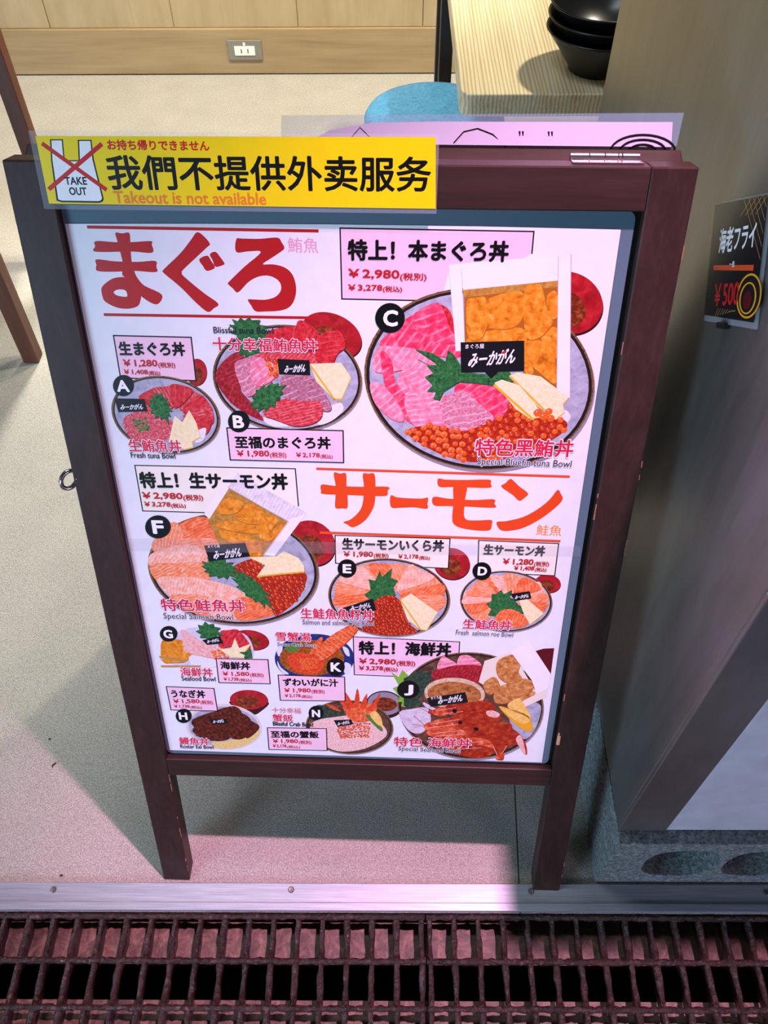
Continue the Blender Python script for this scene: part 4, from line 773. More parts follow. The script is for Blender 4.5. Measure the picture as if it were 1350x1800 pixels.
('d',['ikura_dark','ikura'],25,[(0.02221,0.55865),(0.03239,0.56802),(0.04506,0.56968),(0.05534,0.55964),(0.06354,0.53017),(0.07689,0.51369),(0.05611,0.50892),(0.02995,0.50876),(0.00644,0.51485),(0.01697,0.53207)],0.0021,8),
('p','tamago',27,[(0.05401,0.5635),(0.06525,0.57285),(0.06648,0.57449),(0.0996,0.54625),(0.08719,0.51742),(0.07935,0.51887),(0.06348,0.53352)],0,40),
('l','tamago_edge',28,(0.05447,0.56335),(0.08043,0.51758),0.00174),
('p','tag_black',30,[(-0.01579,0.54932),(0.02096,0.5651),(0.02527,0.54727),(-0.00631,0.53302)],0,0),
('t','tag_white',31,'みーかがん',(-0.00481,0.54537),(0.01963,0.55138),0.00799,1,0.35)]),
('caption','crimson caption of dish E',[('t','ink_halo',60,'生鮭魚魚籽丼',(-0.06753,0.53115),(0.02212,0.53123),0.01708,5,0),
('t','ink_crimson',61,'生鮭魚魚籽丼',(-0.06753,0.53115),(0.02212,0.53123),0.01708,1,0),
('t','ink_halo',60,'Salmon and salmon roe Bowl',(-0.06586,0.52211),(0.0221,0.52214),0.00775,3,0),
('t','ink_navy',61,'Salmon and salmon roe Bowl',(-0.06586,0.52211),(0.0221,0.52214),0.00775,0,0)]),
('letter_badge','black round letter E badge',[('e','ink_black',56,(-0.00922,0.60929),(0.01108,0.00031),(-0.00027,-0.01343)),
('t','ink_white',57,'E',(-0.01441,0.60246),(-0.00397,0.60233),0.01333,3,0)]),
('price_box','cream price box of dish D',[('p','box_cream',12,[(0.14278,0.65322),(0.23416,0.65128),(0.23482,0.60534),(0.14466,0.60862)],0,0),
('l','ink_black',12.5,(0.14278,0.65322),(0.23416,0.65128),0.0013),
('l','ink_black',12.5,(0.23416,0.65128),(0.23482,0.60534),0.0013),
('l','ink_black',12.5,(0.14466,0.60862),(0.14278,0.65322),0.0013),
('l','ink_black',12.5,(0.23482,0.60534),(0.14466,0.60862),0.0013),
('t','ink_black',52,'生サーモン丼',(0.14899,0.63337),(0.21992,0.63287),0.01522,2,0),
('t','ink_red',52,'￥1,280',(0.17245,0.61932),(0.20817,0.61917),0.0098,2,0),
('t','ink_red',52,'(税別)',(0.209,0.61746),(0.2265,0.61754),0.00818,1,0),
('t','ink_red',52,'￥1,408',(0.18636,0.61145),(0.20992,0.61154),0.00742,2,0),
('t','ink_red',52,'(税込)',(0.21073,0.61007),(0.22434,0.61004),0.00701,1,0)]),
('dish_picture','picture of small plain salmon bowl D',[('e','lacquer_dark',4.5,(0.22829,0.59231),(0.01549,-0.00125),(0.00054,-0.01357)),
('e','lacquer',5,(0.22787,0.59338),(0.01547,-0.00125),(0.00053,-0.01356)),
('e','broth',6,(0.22696,0.59037),(0.00961,-0.00077),(0.00032,-0.00841)),
('e','bowl_under',15.5,(0.182,0.56296),(0.05531,-0.00204),(0.00192,-0.04644)),
('e','bowl_rim',16,(0.18132,0.56453),(0.05527,-0.00204),(0.0019,-0.04636)),
('e','rim_dark',16.4,(0.18133,0.56435),(0.05406,-0.002),(0.00186,-0.04533)),
('e','bowl_grey',17,(0.18132,0.56453),(0.0525,-0.00194),(0.0018,-0.04399)),
('p','salmon',19.0,[(0.17093,0.5555),(0.15797,0.5326),(0.14542,0.53649),(0.13619,0.55363),(0.16731,0.56127)],1,204.75897795436885),
('p','salmon_deep',19.5,[(0.16535,0.55965),(0.1432,0.54519),(0.13213,0.55492),(0.1321,0.56672),(0.16486,0.5663)],1,206.68374003526435),
('p','salmon_pale',20.0,[(0.16357,0.56553),(0.13084,0.55992),(0.12993,0.57148),(0.13603,0.5824),(0.1657,0.57172)],1,258.9390727900413),
('p','salmon',20.5,[(0.16333,0.57165),(0.13357,0.57451),(0.13758,0.58553),(0.15179,0.59565),(0.16981,0.57597)],1,293.6381683721457),
('p','salmon_deep',19.0,[(0.16671,0.57736),(0.14379,0.58907),(0.14876,0.59732),(0.16914,0.60284),(0.1756,0.5784)],1,303.2513729971451),
('p','salmon_pale',19.5,[(0.17482,0.5782),(0.15915,0.60153),(0.16714,0.6038),(0.18667,0.60209),(0.182,0.57867)],1,301.74182808882676),
('p','salmon',20.0,[(0.18122,0.58061),(0.17621,0.60641),(0.19336,0.60422),(0.20462,0.59683),(0.18845,0.57776)],1,352.0353265078227),
('p','salmon_deep',20.5,[(0.1893,0.58087),(0.1962,0.60081),(0.20828,0.59947),(0.22027,0.5854),(0.19682,0.57628)],1,351.7485994153152),
('p','salmon_pale',19.0,[(0.19504,0.57619),(0.21447,0.596),(0.22268,0.58825),(0.22747,0.57207),(0.19864,0.56988)],1,408.5039773232846),
('p','salmon',19.5,[(0.19596,0.57005),(0.22577,0.57923),(0.23154,0.56936),(0.22695,0.55518),(0.19895,0.56386)],1,394.7819671295037),
('p','salmon_deep',20.0,[(0.2002,0.56448),(0.22917,0.56508),(0.22813,0.55302),(0.22013,0.54408),(0.19645,0.55819)],1,423.10801725132046),
('p','shiso',22,[(0.18691,0.58307),(0.18478,0.57185),(0.19291,0.56755),(0.18938,0.56155),(0.19138,0.55107),(0.18559,0.55018),(0.18344,0.53856),(0.1789,0.54139),(0.17165,0.53666),(0.16954,0.54268),(0.1606,0.54397),(0.16456,0.5529),(0.1577,0.56101),(0.16355,0.56479),(0.16323,0.57656),(0.16827,0.57623),(0.17424,0.58289),(0.17742,0.57644)],0,-60),
('l','shiso_vein',23,(0.16958,0.54281),(0.18207,0.57693),0.0007),
('l','shiso_vein',23,(0.17236,0.55038),(0.1661,0.56394),0.0005),
('l','shiso_vein',23,(0.17236,0.55038),(0.18417,0.5518),0.0005),
('l','shiso_vein',23,(0.1751,0.55789),(0.16885,0.57135),0.0005),
('l','shiso_vein',23,(0.1751,0.55789),(0.18686,0.5593),0.0005),
('l','shiso_vein',23,(0.17783,0.56534),(0.17159,0.57869),0.0005),
('l','shiso_vein',23,(0.17783,0.56534),(0.18954,0.56673),0.0005),
('p','shiso',22,[(0.20574,0.54718),(0.19965,0.54797),(0.19734,0.5433),(0.19346,0.54564),(0.18701,0.54637),(0.18614,0.55055),(0.18184,0.55546),(0.18425,0.55765),(0.18334,0.56413),(0.18857,0.56188),(0.19357,0.56517),(0.19633,0.5606),(0.20243,0.55732),(0.20044,0.55388)],0,20),
('l','shiso_vein',23,(0.18396,0.55777),(0.20178,0.55027),0.0007),
('l','shiso_vein',23,(0.18785,0.55613),(0.19281,0.56003),0.0005),
('l','shiso_vein',23,(0.18785,0.55613),(0.19066,0.54892),0.0005),
('l','shiso_vein',23,(0.19174,0.55449),(0.1967,0.5584),0.0005),
('l','shiso_vein',23,(0.19174,0.55449),(0.19457,0.54727),0.0005),
('l','shiso_vein',23,(0.19564,0.55285),(0.2006,0.55677),0.0005),
('l','shiso_vein',23,(0.19564,0.55285),(0.19849,0.54562),0.0005),
('p','salmon_deep',25,[(0.16978,0.54015),(0.1778,0.55193),(0.193,0.55239),(0.2096,0.53807),(0.20549,0.52725),(0.18513,0.52459),(0.16925,0.53013)],1,20),
('p','tamago',27,[(0.1968,0.56648),(0.20248,0.57307),(0.2279,0.54855),(0.21336,0.53085),(0.20515,0.54455)],0,40),
('p','tag_black',29,[(0.18532,0.57704),(0.2079,0.58183),(0.21099,0.57076),(0.19177,0.56633)],0,0),
('t','tag_white',30,'みーかがん',(0.19205,0.56891),(0.20833,0.57228),0.00604,1,0.35)]),
('caption','crimson caption of dish D',[('t','ink_halo',60,'生鮭魚丼',(0.13114,0.52102),(0.19116,0.52018),0.01628,5,0),
('t','ink_crimson',61,'生鮭魚丼',(0.13114,0.52102),(0.19116,0.52018),0.01628,1,0),
('t','ink_halo',60,'Fresh  salmon roe Bowl',(0.1235,0.51159),(0.19416,0.50971),0.0078,3,0),
('t','ink_navy',61,'Fresh  salmon roe Bowl',(0.1235,0.51159),(0.19416,0.50971),0.0078,0,0)]),
('letter_badge','black round letter D badge',[('e','ink_black',56,(0.14925,0.60983),(0.01096,0.00031),(0.00086,-0.01295)),
('t','ink_white',57,'D',(0.14432,0.6036),(0.15535,0.6035),0.01286,3,0)]),
('price_box','pink price box of dish G',[('p','box_pink',40,[(-0.17962,0.46145),(-0.11317,0.46174),(-0.11315,0.41985),(-0.18025,0.4195)],0,0),
('l','ink_black',40.5,(-0.17962,0.46145),(-0.11317,0.46174),0.0013),
('l','ink_black',40.5,(-0.11317,0.46174),(-0.11315,0.41985),0.0013),
('l','ink_black',40.5,(-0.11315,0.41985),(-0.18025,0.4195),0.0013),
('l','ink_black',40.5,(-0.18025,0.4195),(-0.17962,0.46145),0.0013),
('t','ink_black',52,'海鮮丼',(-0.1756,0.44332),(-0.13678,0.44317),0.01382,2,0),
('t','ink_red',52,'￥1,580',(-0.17389,0.43092),(-0.13897,0.43179),0.00852,2,0),
('t','ink_red',52,'(税別)',(-0.13836,0.43015),(-0.12057,0.43028),0.00802,1,0),
('t','ink_red',52,'￥1,738',(-0.17344,0.42268),(-0.15381,0.42316),0.00657,2,0),
('t','ink_red',52,'(税込)',(-0.15321,0.42157),(-0.13683,0.42164),0.00658,1,0)]),
('dish_picture','picture of seafood plate G with shrimp',[('e','lacquer_dark',4.5,(-0.13277,0.49272),(0.02321,-0.00358),(-0.00302,-0.01609)),
('e','lacquer',5,(-0.13314,0.49399),(0.02319,-0.00358),(-0.00302,-0.01607)),
('e','broth',6,(-0.13533,0.49039),(0.0144,-0.00222),(-0.00188,-0.00997)),
('p','plate_pale',15,[(-0.22484,0.50419),(-0.19761,0.51289),(-0.16796,0.50862),(-0.14024,0.50427),(-0.13086,0.48338),(-0.1357,0.46156),(-0.18045,0.44624),(-0.21796,0.44495),(-0.24984,0.45495),(-0.25115,0.46041),(-0.24326,0.48772)],1,0),
('p','tuna_red',18,[(-0.17024,0.50593),(-0.15986,0.5094),(-0.14771,0.51057),(-0.13968,0.49903),(-0.13392,0.48328),(-0.143,0.47221),(-0.1543,0.48261),(-0.17383,0.48062)],1,30),
('p','uni',18,[(-0.24633,0.48762),(-0.2325,0.49206),(-0.21856,0.48986),(-0.21014,0.47539),(-0.21867,0.45601),(-0.23565,0.45267),(-0.24984,0.45495)],1,20),
('p','chopstick',19,[(-0.25276,0.46364),(-0.21643,0.45746),(-0.21998,0.45376),(-0.25227,0.45982)],0,0),
('p','chopstick',19,[(-0.25301,0.44709),(-0.20089,0.44887),(-0.20127,0.44553),(-0.25244,0.44377)],0,0),
('p','rice',18,[(-0.21352,0.46441),(-0.18492,0.46264),(-0.17808,0.4491),(-0.20769,0.44391)],1,0),
('p','shrimp_pale',20.0,[(-0.21961,0.50567),(-0.21438,0.50714),(-0.19614,0.49059),(-0.17281,0.48066),(-0.17549,0.47437),(-0.1991,0.48248),(-0.21704,0.49389)],1,20),
('p','shrimp_pale',20.4,[(-0.21892,0.49833),(-0.21368,0.49981),(-0.19663,0.48631),(-0.1733,0.4758),(-0.17593,0.47002),(-0.19972,0.47708),(-0.21791,0.48695)],1,20),
('p','shrimp_pale',20.8,[(-0.21823,0.49093),(-0.21296,0.49243),(-0.19711,0.48201),(-0.1738,0.47091),(-0.17638,0.46565),(-0.20034,0.47165),(-0.21878,0.47995)],1,20),
('p','shrimp_pale',21.2,[(-0.21753,0.48348),(-0.21225,0.48499),(-0.19761,0.47769),(-0.17429,0.466),(-0.17683,0.46127),(-0.20097,0.46619),(-0.21966,0.47291)],1,20),
('d',['ikura_orange','ikura_light'],23,[(-0.18375,0.47356),(-0.16899,0.47809),(-0.16429,0.46333),(-0.18093,0.4614)],0.002,11),
('p','shiso',25,[(-0.16659,0.50097),(-0.17505,0.50116),(-0.17675,0.49423),(-0.18067,0.49524),(-0.18716,0.49103),(-0.18901,0.49591),(-0.19672,0.49631),(-0.19437,0.50155),(-0.20089,0.50637),(-0.1956,0.5091),(-0.19698,0.51695),(-0.19128,0.51584),(-0.18706,0.52288),(-0.18355,0.51786),(-0.17672,0.51954),(-0.17683,0.51464),(-0.16863,0.51271),(-0.17347,0.50833)],0,10),
('l','shiso_vein',26,(-0.19585,0.50915),(-0.17259,0.50444),0.0007),
('l','shiso_vein',26,(-0.19077,0.50812),(-0.1836,0.51561),0.0005),
('l','shiso_vein',26,(-0.19077,0.50812),(-0.18778,0.49849),0.0005),
('l','shiso_vein',26,(-0.18568,0.50709),(-0.17854,0.51459),0.0005),
('l','shiso_vein',26,(-0.18568,0.50709),(-0.18267,0.49745),0.0005),
('l','shiso_vein',26,(-0.1806,0.50606),(-0.17346,0.51357),0.0005),
('l','shiso_vein',26,(-0.1806,0.50606),(-0.17756,0.49641),0.0005),
('p','tamago',27,[(-0.17451,0.47791),(-0.15917,0.47842),(-0.15241,0.49651),(-0.14842,0.48012),(-0.13247,0.48867),(-0.14179,0.47441),(-0.14164,0.46409),(-0.16004,0.46484)],0,0),
('p','shiso',28,[(-0.14943,0.47335),(-0.14076,0.47444),(-0.1338,0.4798),(-0.133,0.46438),(-0.14375,0.46348),(-0.1422,0.46952)],0,0),
('p','tag_black',30,[(-0.19395,0.49199),(-0.17086,0.49987),(-0.16764,0.48752),(-0.18873,0.48416)],0,0),
('t','tag_white',31,'みーかがん',(-0.18741,0.48687),(-0.1718,0.49058),0.0057,1,0.35)]),
('caption','crimson caption of dish G',[('t','ink_halo',60,'海鮮丼',(-0.22905,0.4295),(-0.18671,0.42896),0.01601,5,0),
('t','ink_crimson',61,'海鮮丼',(-0.22905,0.4295),(-0.18671,0.42896),0.01601,1,0),
('t','ink_navy',61,'Seafood Bowl',(-0.22857,0.42144),(-0.18407,0.42149),0.00811,0,0)]),
('letter_badge','black round letter G badge',[('e','ink_black',56,(-0.23532,0.5012),(0.01117,0.00036),(-0.00172,-0.01276)),
('t','ink_white',57,'G',(-0.24217,0.49375),(-0.23028,0.49367),0.0141,3,0)]),
('price_box','pink price box of dish K',[('p','box_pink',40,[(-0.10173,0.43554),(-0.01587,0.43514),(-0.01595,0.39213),(-0.1016,0.39044)],0,0),
('l','ink_black',40.5,(-0.10173,0.43554),(-0.01587,0.43514),0.0013),
('l','ink_black',40.5,(-0.01587,0.43514),(-0.01595,0.39213),0.0013),
('l','ink_black',40.5,(-0.01595,0.39213),(-0.1016,0.39044),0.0013),
('l','ink_black',40.5,(-0.1016,0.39044),(-0.10173,0.43554),0.0013),
('t','ink_black',52,'ずわいがに汁',(-0.09625,0.41649),(-0.0241,0.41754),0.01417,2,0),
('t','ink_red',52,'￥1,980',(-0.09549,0.40424),(-0.06027,0.40515),0.00873,2,0),
('t','ink_red',52,'(税別)',(-0.05959,0.40348),(-0.04239,0.40359),0.00822,1,0),
('t','ink_red',52,'￥2,178',(-0.09526,0.39546),(-0.07417,0.39623),0.00674,2,0),
('t','ink_red',52,'(税込)',(-0.07349,0.3947),(-0.05921,0.3947),0.00674,1,0)]),
('dish_picture','picture of snow crab soup K in a blue bowl',[('e','bowl_blue',15,(-0.05358,0.46511),(0.05075,0.00171),(-0.00168,-0.04159)),
('e','broth_orange',17,(-0.05695,0.46597),(0.04133,0.00139),(-0.00129,-0.03051)),
('p','bowl_white',16,[(-0.10062,0.48035),(-0.09309,0.48729),(-0.09494,0.47381),(-0.09937,0.46824)],1,0),
('p','bowl_white',16,[(-0.01737,0.48711),(-0.01039,0.48334),(-0.00858,0.47128),(-0.01361,0.47382)],1,0),
('p','bowl_white',16,[(-0.01491,0.46017),(-0.00683,0.45495),(-0.01119,0.44094),(-0.01629,0.44355)],1,0),
('p','bowl_white',16,[(-0.10092,0.46),(-0.09749,0.44909),(-0.0878,0.43828),(-0.09403,0.43806),(-0.10059,0.44898)],1,0),
('p','onion',19,[(-0.08904,0.48743),(-0.0727,0.49062),(-0.07542,0.47716),(-0.08764,0.47675)],1,0),
('p','crab',20,[(-0.08827,0.46589),(-0.07556,0.47445),(-0.06136,0.47358),(-0.04527,0.46869),(-0.04171,0.45376),(-0.05254,0.4395),(-0.07113,0.44026),(-0.08318,0.4468)],1,20),
('d',['ikura_orange'],21,[(-0.07189,0.46644),(-0.04951,0.46447),(-0.05221,0.44787),(-0.07079,0.44723)],0.0022,12),
('p','crab_leg',21,[(-0.05933,0.47364),(-0.05039,0.494),(-0.04205,0.50218),(-0.04565,0.48618),(-0.05322,0.47385)],1,-50),
('p','crab_leg',22,[(-0.05322,0.47385),(-0.03612,0.49974),(-0.00967,0.52141),(-0.0037,0.52288),(-0.00782,0.51372),(-0.03041,0.48935),(-0.04522,0.47005)],1,-50),
('p','crab_leg',23,[(-0.04726,0.46998),(-0.02624,0.49479),(-0.00275,0.52034),(0.00123,0.52175),(0.00049,0.51138),(-0.02046,0.48434),(-0.0424,0.46334)],1,-50)]),
('caption','crimson caption of dish K',[('t','ink_halo',60,'雪蟹湯',(-0.10086,0.4941),(-0.0565,0.49366),0.01497,5,0),
('t','ink_crimson',61,'雪蟹湯',(-0.10086,0.4941),(-0.0565,0.49366),0.01497,1,0),
('t','ink_halo',60,'Snow Crab Soup',(-0.09937,0.48374),(-0.05046,0.48345),0.00807,3,0),
('t','ink_navy',61,'Snow Crab Soup',(-0.09937,0.48374),(-0.05046,0.48345),0.00807,0,0)]),
('letter_badge','black round letter K badge',[('e','ink_black',56,(-0.02688,0.45237),(0.01168,0.0004),(-0.00041,-0.01533)),
('t','ink_white',57,'K',(-0.03332,0.44427),(-0.01977,0.44424),0.01572,3,0)]),
('price_box','pink price box of dish H',[('p','box_pink',40,[(-0.2508,0.40976),(-0.18811,0.40861),(-0.18755,0.36743),(-0.25016,0.36711)],0,0),
('l','ink_black',40.5,(-0.2508,0.40976),(-0.18811,0.40861),0.0013),
('l','ink_black',40.5,(-0.18811,0.40861),(-0.18755,0.36743),0.0013),
('l','ink_black',40.5,(-0.18755,0.36743),(-0.25016,0.36711),0.0013),
('l','ink_black',40.5,(-0.25016,0.36711),(-0.2508,0.40976),0.0013),
('t','ink_black',52,'うなぎ丼',(-0.2462,0.38996),(-0.20062,0.39058),0.01459,2,0),
('t','ink_red',52,'￥1,580',(-0.24494,0.37877),(-0.20942,0.37986),0.00898,2,0),
('t','ink_red',52,'(税別)',(-0.20885,0.3782),(-0.19207,0.3783),0.00845,1,0),
('t','ink_red',52,'￥1,738',(-0.24493,0.37072),(-0.22418,0.37127),0.00639,2,0),
('t','ink_red',52,'(税込)',(-0.22361,0.3696),(-0.20775,0.36966),0.00639,1,0)]),
('dish_picture','picture of grilled eel bowl H',[('p','lacquer_dark',4,[(-0.16849,0.38654),(-0.11838,0.38691),(-0.13052,0.36713),(-0.14169,0.36189),(-0.1602,0.37201)],1,0),
('e','lacquer_dark',4.5,(-0.14319,0.38813),(0.0253,-0.0003),(-0.00193,-0.018)),
('e','lacquer',5,(-0.14358,0.38953),(0.02528,-0.00029),(-0.00194,-0.01797)),
('e','broth',6,(-0.14594,0.38553),(0.01571,-0.00018),(-0.00121,-0.01114)),
('e','bowl_clear',15,(-0.18199,0.33624),(0.05125,-0.00312),(-0.0065,-0.0439)),
('e','bowl_grey',16,(-0.18199,0.33624),(0.04778,-0.00291),(-0.00582,-0.03932)),
('p','rice_egg',18,[(-0.20166,0.30563),(-0.18353,0.30953),(-0.16519,0.31658),(-0.13526,0.33338),(-0.13866,0.31762),(-0.15771,0.30101),(-0.18063,0.29367),(-0.19821,0.29617)],1,0),
('p','eel',20.0,[(-0.22303,0.35),(-0.19087,0.36636),(-0.18763,0.35591),(-0.22028,0.33628)],1,-15),
('p','eel',20.4,[(-0.1897,0.36731),(-0.16401,0.37723),(-0.15668,0.36313),(-0.18561,0.35447)],1,-15),
('p','eel',20.8,[(-0.22249,0.33619),(-0.18763,0.35591),(-0.17607,0.34107),(-0.21972,0.32229)],1,-15),
('p','eel',21.2,[(-0.18655,0.35595),(-0.15655,0.36464),(-0.14483,0.34993),(-0.17417,0.33806)],1,-15),
('p','eel',21.6,[(-0.22193,0.3222),(-0.1944,0.33263),(-0.19782,0.31054),(-0.21601,0.31615)],1,-10),
('p','eel',22.0,[(-0.19677,0.33099),(-0.17417,0.33806),(-0.17626,0.31614),(-0.19782,0.31054)],1,-5),
('p','eel',22.4,[(-0.17308,0.3381),(-0.1538,0.34653),(-0.1551,0.31855),(-0.17404,0.31623)],1,0),
('p','eel',22.8,[(-0.16047,0.369),(-0.1447,0.35146),(-0.13369,0.33962),(-0.14724,0.32043),(-0.15502,0.31949),(-0.15611,0.34491)],1,30),
('p','tag_black',30,[(-0.2001,0.35087),(-0.17706,0.35327),(-0.17533,0.34417),(-0.19675,0.3415)],0,0),
('t','tag_white',31,'みーかがん',(-0.19502,0.34341),(-0.17996,0.34583),0.00656,1,0.35)]),
('caption','crimson caption of dish H',[('t','ink_halo',60,'鰻魚丼',(-0.24697,0.3006),(-0.2051,0.3),0.01475,5,0),
('t','ink_crimson',61,'鰻魚丼',(-0.24697,0.3006),(-0.2051,0.3),0.01475,1,0),
('t','ink_navy',61,'Roster Eel Bowl',(-0.24661,0.29286),(-0.2003,0.29301),0.00745,0,0)]),
('letter_badge','black round letter H badge',[('e','ink_black',56,(-0.23445,0.35644),(0.01084,0.00041),(-0.0017,-0.01363)),
('t','ink_white',57,'H',(-0.24117,0.34915),(-0.22957,0.34905),0.01409,3,0)]),
('price_box','pink price box of dish N',[('p','box_pink',40,[(-0.12268,0.33787),(-0.0424,0.33945),(-0.04287,0.29629),(-0.12332,0.29532)],0,0),
('l','ink_black',40.5,(-0.12268,0.33787),(-0.0424,0.33945),0.0013),
('l','ink_black',40.5,(-0.0424,0.33945),(-0.04287,0.29629),0.0013),
('l','ink_black',40.5,(-0.04287,0.29629),(-0.12332,0.29532),0.0013),
('l','ink_black',40.5,(-0.12332,0.29532),(-0.12268,0.33787),0.0013),
('t','ink_black',52,'至福の蟹飯',(-0.1188,0.31865),(-0.05299,0.32014),0.01391,2,0),
('t','ink_red',52,'￥1,980',(-0.11698,0.30738),(-0.08194,0.30847),0.00902,2,0),
('t','ink_red',52,'(税別)',(-0.08124,0.30667),(-0.06368,0.3068),0.00845,1,0),
('t','ink_red',52,'￥2,178',(-0.11755,0.29897),(-0.09861,0.2995),0.00683,2,0),
('t','ink_red',52,'(税込)',(-0.09792,0.29772),(-0.0798,0.29788),0.00682,1,0)]),
('dish_picture','picture of crab rice bowl N with raised claws',[('e','lacquer_dark',4.5,(0.03605,0.38674),(0.02473,-0.0015),(-0.00116,-0.0254)),
('e','bowl_under',5,(0.03604,0.38883),(0.02246,-0.00136),(-0.00097,-0.02108)),
('e','broth',6,(0.03604,0.38778),(0.01648,-0.00099),(-0.00057,-0.01261)),
('e','bowl_under',14.5,(-0.01082,0.34044),(0.05912,-0.00211),(-0.00281,-0.05159)),
('e','bowl_rim',15,(-0.01138,0.34218),(0.05907,-0.00211),(-0.00283,-0.05151)),
('e','rim_dark',15.4,(-0.01138,0.34198),(0.05719,-0.00204),(-0.00274,-0.04983)),
('e','bowl_dark',16,(-0.01138,0.34218),(0.05553,-0.00198),(-0.00265,-0.04835)),
('p','leaf_dark',18,[(-0.05444,0.38234),(-0.03635,0.38091),(-0.01984,0.37625),(-0.01283,0.34649),(-0.04111,0.35083),(-0.0523,0.35903)],1,0),
('p','crab_rice',19,[(-0.06439,0.3445),(-0.05242,0.3558),(-0.0293,0.36205),(0.00123,0.36748),(0.02399,0.36086),(0.03934,0.33759),(0.03324,0.32076),(0.00826,0.30177),(-0.02325,0.29481),(-0.04497,0.30416),(-0.0599,0.32265)],1,0),
('d',['ikura_orange','ikura'],20,[(-0.02835,0.34043),(-0.00661,0.35215),(0.01633,0.35086),(0.01466,0.32559),(-0.02264,0.32078)],0.0016,13),
('p','crab_leg',21,[(-0.01892,0.38365),(0.00149,0.3886),(0.02553,0.3853),(0.01637,0.35842),(-0.00806,0.35641)],1,0),
('p','crab',22,[(-0.01603,0.37744),(-0.024,0.39183),(-0.03326,0.40905),(-0.02089,0.3961),(-0.00919,0.37981)],1,60),
('p','crab',22,[(-0.01221,0.3797),(-0.01789,0.39621),(-0.0183,0.41163),(-0.01036,0.39856),(-0.00464,0.38103)],1,60),
('p','crab',22,[(-0.00462,0.38208),(-0.00287,0.39883),(0.00034,0.41536),(0.00312,0.39905),(0.0014,0.38126)],1,60),
('p','crab',22,[(0.00291,0.38131),(0.00756,0.39507),(0.01289,0.40661),(0.01279,0.39318),(0.01044,0.37949)],1,60),
('p','crab',22,[(0.01194,0.37849),(0.02103,0.38932),(0.03,0.40826),(0.02703,0.38954),(0.01947,0.37454)],1,60),
('p','crab',22,[(-0.02143,0.37301),(-0.03251,0.38315),(-0.04227,0.38489),(-0.03048,0.37479)],1,60),
('p','lemon',23,[(0.01642,0.36805),(0.02401,0.37471),(0.0316,0.36222),(0.03316,0.34717),(0.02551,0.35122)],1,0),
('p','onion',22,[(0.01033,0.36569),(0.01792,0.36598),(0.03318,0.34282),(0.03011,0.33832)],1,0),
('p','tag_black',30,[(-0.03216,0.35575),(-0.00846,0.35817),(-0.00602,0.34914),(-0.02711,0.34312)],0,0),
('t','tag_white',31,'みーかがん',(-0.02596,0.34562),(-0.00967,0.35053),0.00652,1,0.35)]),
('caption','crimson caption of dish N',[('t','ink_halo',60,'十分幸福',(-0.11394,0.36741),(-0.0756,0.36725),0.00958,4,0),
('t','ink_crimson',61,'十分幸福',(-0.11394,0.36741),(-0.0756,0.36725),0.00958,0,0),
('t','ink_halo',60,'蟹飯',(-0.11446,0.35073),(-0.0867,0.35071),0.01403,5,0),
('t','ink_crimson',61,'蟹飯',(-0.11446,0.35073),(-0.0867,0.35071),0.01403,1,0),
('t','ink_navy',61,'Blissful Crab Bowl',(-0.11462,0.34256),(-0.06027,0.34193),0.00818,1,0)]),
('letter_badge','black round letter N badge',[('e','ink_black',56,(-0.05536,0.36855),(0.0099,0.00037),(-0.00053,-0.01342)),
('t','ink_white',57,'N',(-0.06101,0.36085),(-0.04994,0.36073),0.01388,3,0)]),
('price_box','pink price box of dish J',[('p','box_pink',8,[(-0.00349,0.50343),(0.12906,0.49942),(0.12926,0.47512),(0.09619,0.46824),(0.05192,0.43831),(-0.00316,0.43937)],0,0),
('l','ink_black',8.5,(-0.00349,0.50343),(0.12906,0.49942),0.0013),
('l','ink_black',8.5,(0.12906,0.49942),(0.12926,0.47512),0.0013),
('l','ink_black',8.5,(-0.00316,0.43937),(-0.00349,0.50343),0.0013),
('l','ink_black',8.5,(-0.00316,0.43937),(0.05192,0.43831),0.0013),
('t','ink_black',52,'特上！海鮮丼',(0.00291,0.47472),(0.11932,0.47478),0.02276,2,0),
('t','ink_red',52,'￥2,980',(0.00307,0.4578),(0.05023,0.4577),0.01068,2,0),
('t','ink_red',52,'(税別)',(0.05098,0.45553),(0.0749,0.45586),0.01021,1,0),
('t','ink_red',52,'￥3,278',(0.00294,0.44701),(0.03395,0.44739),0.00835,2,0),
('t','ink_red',52,'(税込)',(0.03469,0.44564),(0.05255,0.44576),0.00835,1,0)]),
('dish_picture','picture of large seafood bowl J with shrimp and crab shell',[('p','lacquer_deep',5,[(0.22187,0.4866),(0.23392,0.49175),(0.24695,0.49302),(0.2476,0.44745),(0.23258,0.46428)],0,0),
('e','bowl_under',14.5,(0.15019,0.38205),(0.0959,-0.00345),(0.00218,-0.09771)),
('e','bowl_rim',15,(0.14904,0.38528),(0.09575,-0.00345),(0.00213,-0.0974)),
('e','rim_dark',15.4,(0.14906,0.38491),(0.09414,-0.00339),(0.00209,-0.09571)),
('e','bowl_dark',16,(0.14904,0.38528),(0.09145,-0.00329),(0.00203,-0.09282)),
('p','bowl_grey',17,[(0.20111,0.41013),(0.23277,0.39912),(0.24169,0.38713),(0.2378,0.34914),(0.22393,0.32914),(0.20311,0.36058)],1,0),
('p','tuna_pink',18,[(0.10291,0.45985),(0.1087,0.47492),(0.1174,0.47038),(0.12852,0.46073),(0.12254,0.45184),(0.10538,0.45125)],1,80),
('p','tuna_pink',18,[(0.12852,0.46073),(0.12991,0.47507),(0.13927,0.47822),(0.14916,0.47231),(0.15834,0.46175),(0.14378,0.45548)],1,80),
('p','tuna_dark',19,[(0.09485,0.44505),(0.10955,0.4543),(0.13066,0.4608),(0.16067,0.45894),(0.16027,0.43263),(0.13667,0.42882),(0.11077,0.42493)],1,20),
